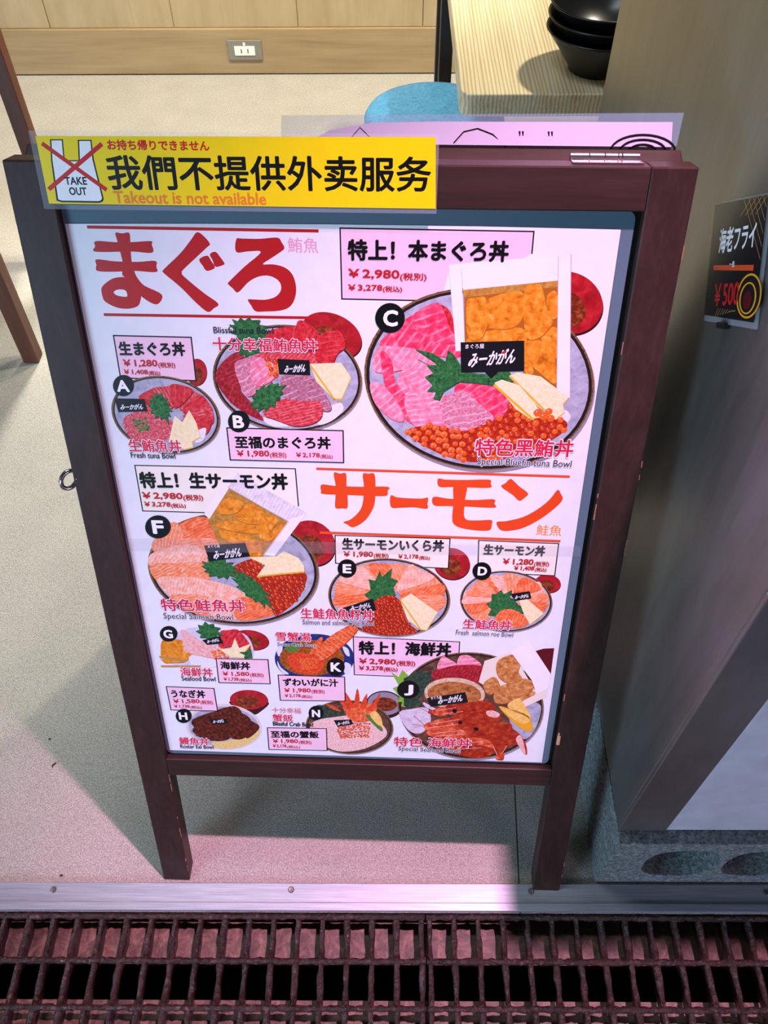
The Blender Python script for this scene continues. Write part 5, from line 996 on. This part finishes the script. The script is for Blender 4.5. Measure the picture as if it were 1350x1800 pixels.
('p','leaf_light',20,[(0.0441,0.44622),(0.05394,0.43716),(0.0585,0.45022),(0.06691,0.43938),(0.05855,0.42007),(0.06759,0.40529),(0.06357,0.38361),(0.05798,0.38495),(0.05941,0.39335),(0.05233,0.39248),(0.05596,0.40182),(0.04654,0.41724),(0.05458,0.42233)],0,0),
('p','leaf_dark',20,[(0.06048,0.43503),(0.06691,0.43938),(0.07322,0.44723),(0.08072,0.44894),(0.08834,0.44629),(0.09685,0.4495),(0.09318,0.43026),(0.0893,0.41516),(0.08095,0.39967),(0.08575,0.38598),(0.06808,0.38066),(0.06129,0.38663)],0,0),
('p','squid',21,[(0.05591,0.37395),(0.07253,0.38083),(0.09251,0.38313),(0.09786,0.35655),(0.08716,0.33681),(0.07352,0.33628),(0.06187,0.35197)],1,20),
('p','tray_cream',22,[(0.16211,0.46904),(0.19469,0.48514),(0.23326,0.41583),(0.22038,0.39098),(0.19996,0.39791),(0.15704,0.43251)],0,0),
('p','karaage',23.0,[(0.16459,0.43278),(0.17687,0.44205),(0.18469,0.42457),(0.17267,0.41062),(0.16432,0.42085)],1,0),
('p','karaage',23.3,[(0.18059,0.42144),(0.19932,0.43104),(0.21389,0.41362),(0.19996,0.39791),(0.18023,0.39718)],1,0),
('p','karaage',23.6,[(0.20122,0.43407),(0.21357,0.4404),(0.22701,0.43498),(0.22632,0.42008),(0.21172,0.41354)],1,0),
('p','karaage',23.9,[(0.17726,0.46526),(0.18694,0.47698),(0.19933,0.48023),(0.20772,0.46916),(0.2061,0.45183),(0.21143,0.44033),(0.19716,0.43097),(0.18116,0.4422)],1,0),
('p','karaage',24.2,[(0.2052,0.4133),(0.21564,0.4182),(0.23095,0.41725),(0.22141,0.40328),(0.20831,0.4028)],1,0),
('p','tray_white',25,[(0.19364,0.4851),(0.21427,0.50441),(0.24734,0.44977),(0.24653,0.4238),(0.23357,0.41282),(0.22457,0.43785)],0,0),
('p','tray_cream',26,[(0.21719,0.4016),(0.24646,0.42439),(0.24598,0.40874),(0.22046,0.39005)],0,0),
('e','crab_shell',24,(0.12715,0.41048),(0.03945,-0.00142),(0.00032,-0.02819)),
('e','crab_miso',25,(0.12679,0.40895),(0.03509,-0.00126),(0.00025,-0.02264)),
('p','squid',26,[(0.08774,0.39378),(0.11725,0.37625),(0.15685,0.38397),(0.13537,0.37066),(0.09478,0.38166)],1,0),
('p','prawn_deep',27,[(0.13772,0.32573),(0.18197,0.34375),(0.20868,0.34801),(0.22681,0.32269),(0.23083,0.29954),(0.22045,0.31748),(0.20352,0.31515),(0.19266,0.29291),(0.17934,0.31749),(0.15234,0.30976)],1,20),
('p','prawn',27.3,[(0.09273,0.37596),(0.10366,0.38199),(0.11678,0.38713),(0.12608,0.37815),(0.11306,0.36981),(0.10296,0.371)],1,-8),
('p','prawn_deep',27.6,[(0.11678,0.38713),(0.12974,0.39379),(0.15164,0.39674),(0.16685,0.39975),(0.17947,0.39254),(0.17906,0.38324),(0.15748,0.374),(0.13537,0.37066),(0.12178,0.37485)],1,-8),
('p','prawn',28,[(0.10575,0.3261),(0.12368,0.33336),(0.14201,0.33081),(0.17409,0.32717),(0.18451,0.30939),(0.15754,0.29992),(0.12496,0.30531)],1,5),
('p','prawn_deep',28.2,[(0.12496,0.30531),(0.15195,0.3164),(0.18451,0.30939),(0.17871,0.29404),(0.15343,0.2913)],1,5),
('p','prawn',28.4,[(0.0886,0.34979),(0.10002,0.35918),(0.12216,0.36637),(0.13603,0.35801),(0.12316,0.34469),(0.09616,0.33976)],1,-10),
('p','prawn_deep',28.7,[(0.12216,0.36637),(0.14837,0.37742),(0.17022,0.38291),(0.1885,0.3758),(0.1872,0.36378),(0.15863,0.35569),(0.1342,0.34995),(0.12706,0.35767)],1,-10),
('p','prawn',29,[(0.09057,0.33694),(0.10963,0.34352),(0.1365,0.34907),(0.15267,0.34261),(0.13763,0.32737),(0.10566,0.3284)],1,-6),
('p','prawn_deep',29.3,[(0.1365,0.34907),(0.15853,0.35728),(0.20088,0.3605),(0.20477,0.34625),(0.18691,0.33812),(0.16009,0.33251),(0.14209,0.32918),(0.14712,0.34078)],1,-6),
('p','shrimp_pale',29.5,[(0.17043,0.37981),(0.17917,0.38169),(0.1885,0.3758),(0.18454,0.36937),(0.1732,0.37209)],1,-10),
('l','shrimp_pale',29.6,(0.09797,0.35336),(0.13573,0.36372),0.0008),
('l','shrimp_pale',29.6,(0.09595,0.34622),(0.13395,0.35474),0.0008),
('l','shrimp_pale',29.6,(0.10084,0.33572),(0.14135,0.34282),0.0008),
('l','shrimp_pale',29.6,(0.10559,0.33036),(0.14623,0.33652),0.0008),
('l','shrimp_pale',29.6,(0.1038,0.37825),(0.13016,0.38546),0.0008),
('l','shrimp_pale',29.6,(0.11293,0.37295),(0.1394,0.37865),0.0008),
('l','shrimp_pale',29.6,(0.12664,0.31869),(0.16988,0.32207),0.0008),
('l','shrimp_pale',29.6,(0.13416,0.30569),(0.16837,0.31041),0.0008),
('l','shrimp_pale',29.6,(0.20238,0.3151),(0.19687,0.29816),0.0008),
('l','shrimp_pale',29.6,(0.2203,0.31913),(0.22753,0.30277),0.0008),
('l','shrimp_pale',29.6,(0.18414,0.31437),(0.19125,0.29624),0.0008),
('l','prawn_deep',29.8,(0.089,0.35141),(0.07505,0.36838),0.0007),
('l','prawn_deep',29.8,(0.0902,0.34921),(0.07316,0.35241),0.0007),
('l','prawn_deep',29.8,(0.0927,0.37689),(0.07684,0.3872),0.0007),
('l','prawn_deep',29.8,(0.09175,0.33536),(0.07595,0.32985),0.0007),
('l','prawn_deep',29.8,(0.09296,0.33313),(0.08072,0.32182),0.0007),
('p','prawn',30,[(0.18946,0.28939),(0.19316,0.30137),(0.19949,0.29995),(0.19951,0.2881)],1,60),
('p','shrimp_pale',30,[(0.21375,0.32874),(0.21867,0.33709),(0.22454,0.3226),(0.22945,0.29949),(0.2209,0.31252)],1,70),
('e','ink_black',31,(0.1287,0.37918),(0.00311,0.00012),(0.00018,-0.00374)),
('e','ink_black',31,(0.13715,0.35806),(0.00269,0.0001),(0.00017,-0.00319)),
('e','ink_black',31,(0.15924,0.34609),(0.00315,0.00013),(0.00022,-0.00354)),
('p','lemon',32,[(0.19731,0.39012),(0.21022,0.40591),(0.21638,0.39851),(0.22906,0.3742),(0.22411,0.37024)],1,0),
('p','lemon_rind',32,[(0.18643,0.38817),(0.201,0.38562),(0.22647,0.37347),(0.23408,0.34578),(0.21741,0.35092)],1,0),
('p','lemon',33,[(0.18878,0.3864),(0.20115,0.38376),(0.22443,0.37151),(0.22762,0.36152),(0.21426,0.36101)],1,0),
('p','tag_black',35,[(0.09148,0.40158),(0.14076,0.414),(0.14552,0.39591),(0.09686,0.38577)],0,0),
('t','tag_white',36,'まぐろ屋',(0.09714,0.39886),(0.11117,0.40144),0.00515,0,0),
('t','tag_white',36,'みーかがん',(0.10789,0.39044),(0.1396,0.39784),0.01241,1,0.3)]),
('caption','crimson caption of dish J',[('t','ink_halo',60,'特色 海鮮丼',(0.04887,0.3085),(0.15458,0.30881),0.01898,5,0),
('t','ink_crimson',61,'特色 海鮮丼',(0.04887,0.3085),(0.15458,0.30881),0.01898,1,0),
('t','ink_halo',60,'Special Seafood Bowl',(0.05524,0.29799),(0.13975,0.29574),0.01132,3,0),
('t','ink_navy',61,'Special Seafood Bowl',(0.05524,0.29799),(0.13975,0.29574),0.01132,0,0)]),
('letter_badge','black round letter J badge',[('e','ink_black',56,(0.0667,0.4157),(0.0144,0.00052),(0.00031,-0.01587)),
('t','ink_white',57,'J',(0.06126,0.40529),(0.07315,0.4052),0.01932,3,0)])]
sheets = []
for name, label, prims in ART:
    s = Sheet((0, V0))
    for a in prims: s.prim(a)
    sheets.append((name, label, s))
flush_text()
for name, label, s in sheets: obj(name, s.bm, s.mats, poster, label=label)
s = Sheet((0, V0)); s.poly('tape', 64, [(-.2664, .6455), (.2591, .6484), (.261, .634), (-.2664, .6276)], 0); obj('tape_strip', s.bm, s.mats, poster, label='clear tape across the middle')

# ------------------------------------------------------------------ yellow notice
NO = (-.0965, 1.0175)
notice = empty('takeout_notice', tuple(Matrix.Translation((BX, BY, 0)) @ Matrix.Rotation(PSI, 4, 'Z') @ Vector(F(NO[0], -.0012, NO[1]))), (-TILT, 0, PSI))
tag(notice, 'yellow laminated notice with a crossed-out bag taped over the board top left', 'notice')
bm = BM(); NX = 40; g = []
for i in range(NX+1):
    u = -.2785+(.0805+.2785)*i/NX
    g.append([bm.verts.new((u-NO[0], .0006+.0003*math.sin(i*.9)*(j/4), 1.0172+(1.0835-1.0172)*j/4-NO[1])) for j in range(5)])
for i in range(NX):
    for j in range(4): bm.faces.new((g[i][j], g[i+1][j], g[i+1][j+1], g[i][j+1]))
obj('film_sleeve', bm, 'film_clear', notice, smooth=True, label='clear film edge')
def nz(prims, name, label=None):
    s = Sheet(NO)
    for a in prims: s.prim(a)
    flush_text(); return obj(name, s.bm, s.mats, notice, label=label)
N_ = [('notice_sheet','yellow sheet',[('p','notice_yellow',1,[(-0.27283,1.07924),(0.07747,1.08152),(0.0797,1.02172),(-0.27289,1.02216)],0,0)]),('bag_symbol','crossed-out takeaway bag',[('p','ink_black',2,[(-0.26046,1.07666),(-0.24901,1.07677),(-0.25072,1.05955),(-0.23837,1.05968),(-0.23589,1.07643),(-0.2237,1.07654),(-0.22457,1.06077),(-0.22159,1.02691),(-0.22309,1.02439),(-0.2267,1.02334),(-0.26093,1.02346),(-0.26537,1.02491),(-0.26314,1.05919)],0,0),('p','bag_white',3,[(-0.25939,1.07574),(-0.25022,1.07583),(-0.25195,1.05859),(-0.23727,1.05873),(-0.2348,1.0755),(-0.22489,1.0756),(-0.2259,1.06051),(-0.22308,1.02739),(-0.22445,1.02563),(-0.22669,1.02485),(-0.26035,1.02497),(-0.26358,1.02594),(-0.26185,1.05921)],0,0),('l','notice_red',4,(-0.26834,1.07327),(-0.21756,1.03465),0.00372),('l','notice_red',4.5,(-0.21508,1.07331),(-0.27046,1.03457),0.0037),('t','ink_black',5,'TAKE',(-0.25436,1.03866),(-0.23434,1.03887),0.00681,2,0),('t','ink_black',5,'OUT',(-0.25223,1.02984),(-0.23605,1.02978),0.0069,2,0)]),('lettering','red,black and orange lettering',[('t','notice_red',2,'お持ち帰りできません',(-0.21073,1.06823),(-0.12036,1.06816),0.00883,2,0),('t','ink_black',2,'我們不提供外卖服务',(-0.21471,1.03469),(0.0746,1.0359),0.0298,1,0),('t','notice_orange',2,'Takeout is not available',(-0.21227,1.0231),(-0.07352,1.02294),0.0109,2,0)])]
for name, label, prims in N_: nz(prims, name, label)

# ------------------------------------------------------------------ sheets behind the rear leaf
def rear_pt(u, s_, d): return Matrix.Translation((BX, BY, 0)) @ Matrix.Rotation(PSI, 4, 'Z') @ Vector(R(u, d, s_))
rs0 = rear_pt(.112, .30, TH+.003)
rear = empty('laminated_sheet', tuple(rs0), (0, 0, PSI)); tag(rear, 'clear laminated sheet with pinkish paper standing up behind the board top', 'laminated sheet')
def RS(u, s_, d): return tuple((Vector(R(u, d, s_)) if s_ >= 0 else Vector(R(u, d, 0)) + Vector((0, -s_*.7, -s_*.72))) - Vector(R(.112, TH+.003, .30)))
bm = BM()
g = [[bm.verts.new(RS(u, s_, TH+.0034)) for u, s_ in ((u0, .30), (u0, 0), (u0+.0005*k, -.024-.00055*k))] for k, u0 in enumerate([-.066+.0369*i for i in range(11)])]
for a, b in zip(g, g[1:]):
    for j in range(2): bm.faces.new((a[j], b[j], b[j+1], a[j+1]))
obj('film', bm, 'film', rear, label='clear film with a grey edge')
bm = BM()
pp = [(-.04, -.002), (-.02, -.012), (.02, -.019), (.08, -.0205), (.16, -.021), (.24, -.0215), (.298, -.022)]
up_ = [bm.verts.new(RS(u, s_, TH+.0024)) for u, s_ in pp]; md_ = [bm.verts.new(RS(u, 0.0, TH+.0024)) for u, s_ in pp]; lo_ = [bm.verts.new(RS(u, .28, TH+.0024)) for u, s_ in pp]
for p_, q_ in ((up_, md_), (md_, lo_)):
    for k in range(len(pp)-1): bm.faces.new((p_[k], p_[k+1], q_[k+1], q_[k]))
rpaper = obj('paper', bm, 'sheet_paper', rear, label='pinkish white paper')
strokes = [([(.096, -.002), (.105, -.012), (.118, -.015), (.132, -.010), (.145, .002)], .0006)]
strokes += [([(u, -.013), (u+.001, .004)], .0009) for u in (.157, .160, .184, .187)]
strokes += [([(.272+r*1.25*math.cos(PI*k/14), .004-r*.62*math.sin(PI*k/14)) for k in range(15)], .0010) for r in (.024, .017, .010)]
strokes += [([(.0, -.006), (.008, -.015), (.018, -.006)], .0004)]
for pts, w in strokes:
    bm = BM(); tube(bm, [RS(u, s_, TH+.002) for u, s_ in pts], w, 6); obj('ink_stroke', bm, 'ink_black', rpaper)

# ------------------------------------------------------------------ concrete blocks
def block(x0, x1, y0, y1, z1, label, holes=True):
    b = empty('concrete_block', ((x0+x1)/2, (y0+y1)/2, 0)); tag(b, label, 'concrete block', 'concrete blocks under the steel cabinet')
    bx_, by_ = b.location.x, b.location.y
    # front face with oval cores cut right through the depth
    bm = BM(); front, back = [], []
    cores = [x0+.108+.119*k for k in range(3)] if holes else []
    cells = [x0]+[c+.0595 for c in cores[:-1]]+[x1] if holes else [x0, x1]
    n = 24; zc, rx, rz = .097, .054, .060
    rr = random.Random(int(x0*1000))
    def ringp(c, y, k):
        a = 2*PI*k/n; ca, sa = math.cos(a), math.sin(a)
        e = .75
        return (c+rx*math.copysign(abs(ca)**e, ca)-bx_, y-by_, zc+rz*math.copysign(abs(sa)**e, sa))
    for y, flip in ((y0, 0), (y1, 1)):
        for i in range(len(cells)-1):
            a, c_ = cells[i], cells[i+1]
            if not holes:
                vs = [bm.verts.new(q) for q in ((a-bx_, y-by_, .001), (c_-bx_, y-by_, .001), (c_-bx_, y-by_, z1), (a-bx_, y-by_, z1))]; bm.faces.new(vs if not flip else list(reversed(vs))); continue
            c = cores[i]; inner = [bm.verts.new(ringp(c, y, k)) for k in range(n)]; op = []
            for k in range(n):
                an = 2*PI*k/n; dx, dz = math.cos(an), math.sin(an)
                tx = (c_-c)/dx if dx > 1e-6 else ((a-c)/dx if dx < -1e-6 else 1e9); tz = (z1-zc)/dz if dz > 1e-6 else ((.001-zc)/dz if dz < -1e-6 else 1e9)
                t = min(tx, tz); op.append([c+dx*t, zc+dz*t])
            for qx, qz in ((a, .001), (c_, .001), (c_, z1), (a, z1)):
                k = min(range(n), key=lambda k: (op[k][0]-qx)**2+(op[k][1]-qz)**2); op[k] = [qx, qz]
            outer = [bm.verts.new((px-bx_, y-by_, pz)) for px, pz in op]
            for k in range(n):
                q = (inner[k], outer[k], outer[(k+1) % n], inner[(k+1) % n]); bm.faces.new(q if not flip else tuple(reversed(q)))
    for c in cores:
        for k in range(n):
            bm.faces.new([bm.verts.new(q) for q in (ringp(c, y0, k), ringp(c, y0, k+1), ringp(c, y1, k+1), ringp(c, y1, k))])
    for q in (((x0, y0, z1), (x1, y0, z1), (x1, y1, z1), (x0, y1, z1)), ((x0, y0, .001), (x0, y1, .001), (x1, y1, .001), (x1, y0, .001)), ((x0, y0, .001), (x0, y0, z1), (x0, y1, z1), (x0, y1, .001)), ((x1, y0, .001), (x1, y1, .001), (x1, y1, z1), (x1, y0, z1))):
        bm.faces.new([bm.verts.new((p[0]-bx_, p[1]-by_, p[2])) for p in q])
    bmesh.ops.remove_doubles(bm, verts=bm.verts, dist=1e-5)
    bmesh.ops.recalc_face_normals(bm, faces=bm.faces)
    obj('block_body', bm, 'concrete', b, bevel=.004)
block(.318, .712, .3705, .562, .189, 'rough grey concrete block with oval cores facing the drain, at the front under the cabinet')
block(.716, 1.108, .3705, .562, .189, 'grey concrete block with oval cores at the right end of the cabinet front')
block(.316, .710, .566, .757, .189, 'rough grey concrete block behind the cored one, under the cabinet side', holes=False)
block(.316, .710, 1.09, 1.28, .189, 'grey concrete block under the far end of the cabinet, behind the board', holes=False)

# ------------------------------------------------------------------ steel cabinet
CX0, CX1, CY0, CY1, CZ0, CZ1 = .3182, 1.11, .389, 1.285, .19, 1.12
cab = empty('steel_cabinet', (.66, .84, CZ0)); tag(cab, 'tall stainless steel kitchen cabinet standing on concrete blocks at the right', 'cabinet')
def cb(bm, x0, x1, y0, y1, z0, z1, mi=0): box(bm, x0-.66, x1-.66, y0-.84, y1-.84, z0-CZ0, z1-CZ0, None, mi)
bm = BM(); cb(bm, CX0, CX1, CY0+.004, CY1, CZ0+.001, CZ1); obj('body', bm, 'steel', cab, bevel=.003)
bm = BM(); cb(bm, CX0, CX0+.066, CY0-.001, CY0+.006, CZ0+.001, .79); cb(bm, CX0+.066, CX1, CY0-.001, CY0+.006, .742, .79); obj('front_frame', bm, 'steel', cab, bevel=.0012)
bm = BM(); cb(bm, CX0+.067, CX1, CY0, CY0+.0055, CZ0+.001, .741); obj('front_door', bm, 'steel_panel', cab, bevel=.001, label='pale brushed door panel')
bm = BM(); cb(bm, CX0+.012, CX1, CY0+.0005, CY0+.006, .795, CZ1-.02); obj('glass_front', bm, 'dark_glass', cab, label='dark glass front')

# price card on the cabinet side
CARD = [( .7359, .9316), (.6470, .9945), (.6830, .8500), (.5860, .9230)]
ex = Vector((0, -.0905, .064)).normalized(); ez = Vector((0, -ex.z, ex.y)) * -1
ez = Vector((0, ex.z, -ex.y)) if Vector((0, ex.z, -ex.y)).z > 0 else Vector((0, -ex.z, ex.y))
cpos = Vector((CX0-.004, .684, .852)) 
card = empty('price_card', tuple(cpos)); tag(card, 'small black price card in a clear holder, fixed askew on the steel cabinet side', 'price card')
yb = ex.cross(ez)*-1   # away from the viewer (into the panel)
card.matrix_world = Matrix.Translation(cpos) @ Matrix((ex, ez.cross(ex), ez)).transposed().to_4x4()
K_ = [('card_sheet','black card with gold pattern',[('p','tag_black',0,[(0,0),(0.121,0),(0.119,0.104),(0,0.104)],0,0),('l','chopstick',0.5,(0.07,0.104),(0.119,0.052549999999999986),0.0006),('l','chopstick',0.5,(0.08,0.104),(0.119,0.06305),0.0006),('l','chopstick',0.5,(0.09000000000000001,0.104),(0.119,0.07354999999999999),0.0006),('l','chopstick',0.5,(0.1,0.104),(0.119,0.08404999999999999),0.0006),('l','chopstick',0.5,(0.11000000000000001,0.104),(0.119,0.09455),0.0006),('l','chopstick',0.6,(0.119,0.104),(0.09899999999999999,0.09),0.0006),('l','chopstick',0.6,(0.108,0.104),(0.088,0.09),0.0006),('l','chopstick',0.6,(0.097,0.104),(0.077,0.09),0.0006),('l','chopstick',0.6,(0.086,0.104),(0.06599999999999999,0.09),0.0006),('l','chopstick',0.6,(0.03,0.0),(0.036,0.008),0.0006),('l','chopstick',0.6,(0.036,0.001),(0.041999999999999996,0.008),0.0006),('l','chopstick',0.6,(0.041999999999999996,0.002),(0.048,0.008),0.0006),('l','chopstick',0.6,(0.048,0.003),(0.054,0.008),0.0006),('l','chopstick',0.6,(0.054,0.004),(0.06,0.008),0.0006),('l','chopstick',0.6,(0.06,0.005),(0.066,0.008),0.0006),('l','chopstick',0.6,(0.066,0.006),(0.07200000000000001,0.008),0.0006),('l','chopstick',0.6,(0.07200000000000001,0.007),(0.078,0.008),0.0006)]),('lettering','white,orange and red brush lettering',[('t','ink_white',1,'海老フライ',(0.02132,0.05839),(0.10492,0.062),0.02264,1,0),('p','head_orange2',1,[(0.01194,0.04777),(0.10727,0.04799),(0.10707,0.04312),(0.01327,0.0432)],0,0),('t','ink_white',1.5,'一串',(0.05181,0.04544),(0.0639,0.04525),0.00649,0,0),('t','notice_red',1,'￥500',(0.02323,0.00906),(0.08216,0.01343),0.02131,1,0)]),('ring_drawing','yellow ring drawing',[('e','lemon_rind',1,(0.10369,0.02168),(0.026,-0.00102),(-0.00241,-0.0192)),('e','tag_black',1.5,(0.10369,0.02168),(0.02323,-0.00091),(-0.00219,-0.0174)),('e','lemon_rind',2,(0.102,0.01976),(0.01769,-0.00062),(-0.00172,-0.01376)),('e','tag_black',2.5,(0.102,0.01976),(0.01482,-0.00052),(-0.00155,-0.0124)),('e','lacquer_deep',3,(0.10132,0.01788),(0.009,-0.00029),(-0.00097,-0.00782))])]
bm = BM(); box(bm, -.002, .124, .0008, .0034, -.006, .106); obj('holder', bm, 'film_clear', card, bevel=.001, label='clear plastic holder')
for name, label, prims in K_:
    s = Sheet((0, 0))
    for a in prims: s.prim(a)
    flush_text(); obj(name, s.bm, s.mats, card, label=label)
bm = BM(); box(bm, .045, .062, -.004, .003, -.010, -.004); obj('clip', bm, 'metal_leg', card, bevel=.001)

# ------------------------------------------------------------------ table and bowls
TX0, TX1, TY0, TY1, TZ = .121, 1.1, 1.4745, 2.6, .70
tab = empty('dining_table', (.6, 2.0, 0)); tag(tab, 'pale ash dining table with a rounded corner, behind the steel cabinet', 'table')
bm = BM(); r = .022; out = []
for cx, cy, a0 in ((TX1-r, TY1-r, 0), (TX0+r, TY1-r, PI/2), (TX0+r, TY0+r, PI), (TX1-r, TY0+r, 1.5*PI)):
    out += [(cx+r*math.cos(a0+PI/2*k/8)-.6, cy+r*math.sin(a0+PI/2*k/8)-2.0) for k in range(9)]
lo = [bm.verts.new((x, y, TZ-.040)) for x, y in out]; hi = [bm.verts.new((x, y, TZ)) for x, y in out]
bm.faces.new(hi); bm.faces.new(list(reversed(lo)))
for k in range(len(out)): bm.faces.new((lo[k], lo[(k+1) % len(out)], hi[(k+1) % len(out)], hi[k]))
obj('tabletop', bm, 'table_wood', tab, bevel=.003, seg=3)
for x, y in ((TX0+.022, TY0+.84), (TX1-.05, TY0+.1), (TX0+.022, TY1-.08), (TX1-.05, TY1-.08)):
    bm = BM(); box(bm, x-.017-.6, x+.017-.6, y-.017-2, y+.017-2, .001, TZ-.0405); obj('leg', bm, 'metal_leg', tab, bevel=.002)
def rice_bowl(z0, top, label):
    b = empty('black_bowl', (.369, 1.574, z0)); tag(b, label, 'bowl', 'black bowls stacked on the table')
    bm = BM(); lathe(bm, [(0, .004), (.040, .004), (.041, 0), (.050, 0), (.052, .006), (.056, .012), (.076, .040), (.090, .057), (.096, .066), (.0985, .068), (.0975, .0705), (.094, .069), (.086, .056), (.070, .034), (.048, .014), (.02, .0095), (0, .009)], n=56)
    ob = obj('bowl_body', bm, 'bowl', b, smooth=True)
rice_bowl(.7003, 0, 'black flared bowl at the bottom of the stack on the ash table')
rice_bowl(.7223, 0, 'black flared bowl in the middle of the stack on the ash table')
rice_bowl(.7443, 1, 'black flared bowl on top of the stack, open on the ash table')

# stool with blue seat
sto = empty('round_stool', (.103, 1.985, 0)); tag(sto, 'round stool with a blue padded seat half under the table', 'stool')
bm = BM(); lathe(bm, [(0, .372), (.160, .372), (.166, .380), (.1665, .405), (.160, .416), (.145, .420), (0, .421)], n=64); obj('seat', bm, 'blue', sto, smooth=True, label='blue vinyl seat')
bm = BM(); lathe(bm, [(0, .02), (.024, .02), (.024, .3715), (0, .3715)], n=24); obj('column', bm, 'metal_leg', sto, smooth=True)
bm = BM(); lathe(bm, [(0, .001), (.15, .001), (.15, .010), (.03, .022), (0, .022)], n=40); obj('base', bm, 'metal_leg', sto, smooth=True)

# brown square-legged high stool at the left edge
hs = empty('wooden_stool', (-1.09, 1.79, 0)); tag(hs, 'brown wooden high stool at the left edge, only its square legs in view', 'stool')
for x, y in ((.205, -.195), (.205, .195), (-.205, -.195), (-.205, .195)):
    bm = BM(); box(bm, x-.019, x+.019, y-.019, y+.019, .001, .70); obj('leg', bm, 'brown_leg', hs, bevel=.003)
bm = BM(); box(bm, -.23, .23, -.22, .22, .70, .73); obj('seat', bm, 'brown_leg', hs, bevel=.006)
for s_ in (-1, 1):
    bm = BM(); box(bm, s_*.205-.012, s_*.205+.012, -.176, .176, .63, .67); obj('stretcher', bm, 'brown_leg', hs, bevel=.002)

# outlet on the baseboard
ou = empty('outlet_plate', (-.513, WY-.0121, .086)); tag(ou, 'grey outlet plate with a white socket on the pale baseboard', 'outlet')
bm = BM(); box(bm, -.061, .061, -.006, 0, -.034, .034); obj('plate', bm, 'outlet', ou, bevel=.003)
bm = BM(); box(bm, -.036, .036, -.0085, -.005, -.017, .015); obj('socket_face', bm, 'outlet_white', ou, bevel=.002, label='white socket face')
bm = BM(); box(bm, -.013, -.010, -.0092, -.008, -.008, .006); box(bm, .010, .013, -.0092, -.008, -.008, .006); obj('slot', bm, 'pit', ou)
bm = BM(); box(bm, -.004, .004, -.0085, -.005, .016, .026); obj('ground_terminal', bm, 'outlet_white', ou, bevel=.001)

# scraps on the floor
for x, y, a, L, lab in ((-.5753, .5565, 1.2, .010, 'dark scrap on the felt left of the board, the larger one'), (-.5187, .377, .4, .005, 'tiny dark scrap on the felt just above the threshold strip'), (-.594, .603, .3, .004, 'tiny dark scrap on the felt beyond the larger scrap')):
    bm = BM(); tube(bm, [(-L*.5, 0, .0012), (-L*.1, L*.12, .002), (L*.5, -.1*L, .0012)], .0012, 6, [.0006, .0014, .0008])
    o = obj('floor_scrap', bm, 'debris'); o.location = (x, y, .0003); o.rotation_euler = (0, 0, a); tag(o, lab, 'scrap', 'dark scraps on the floor')
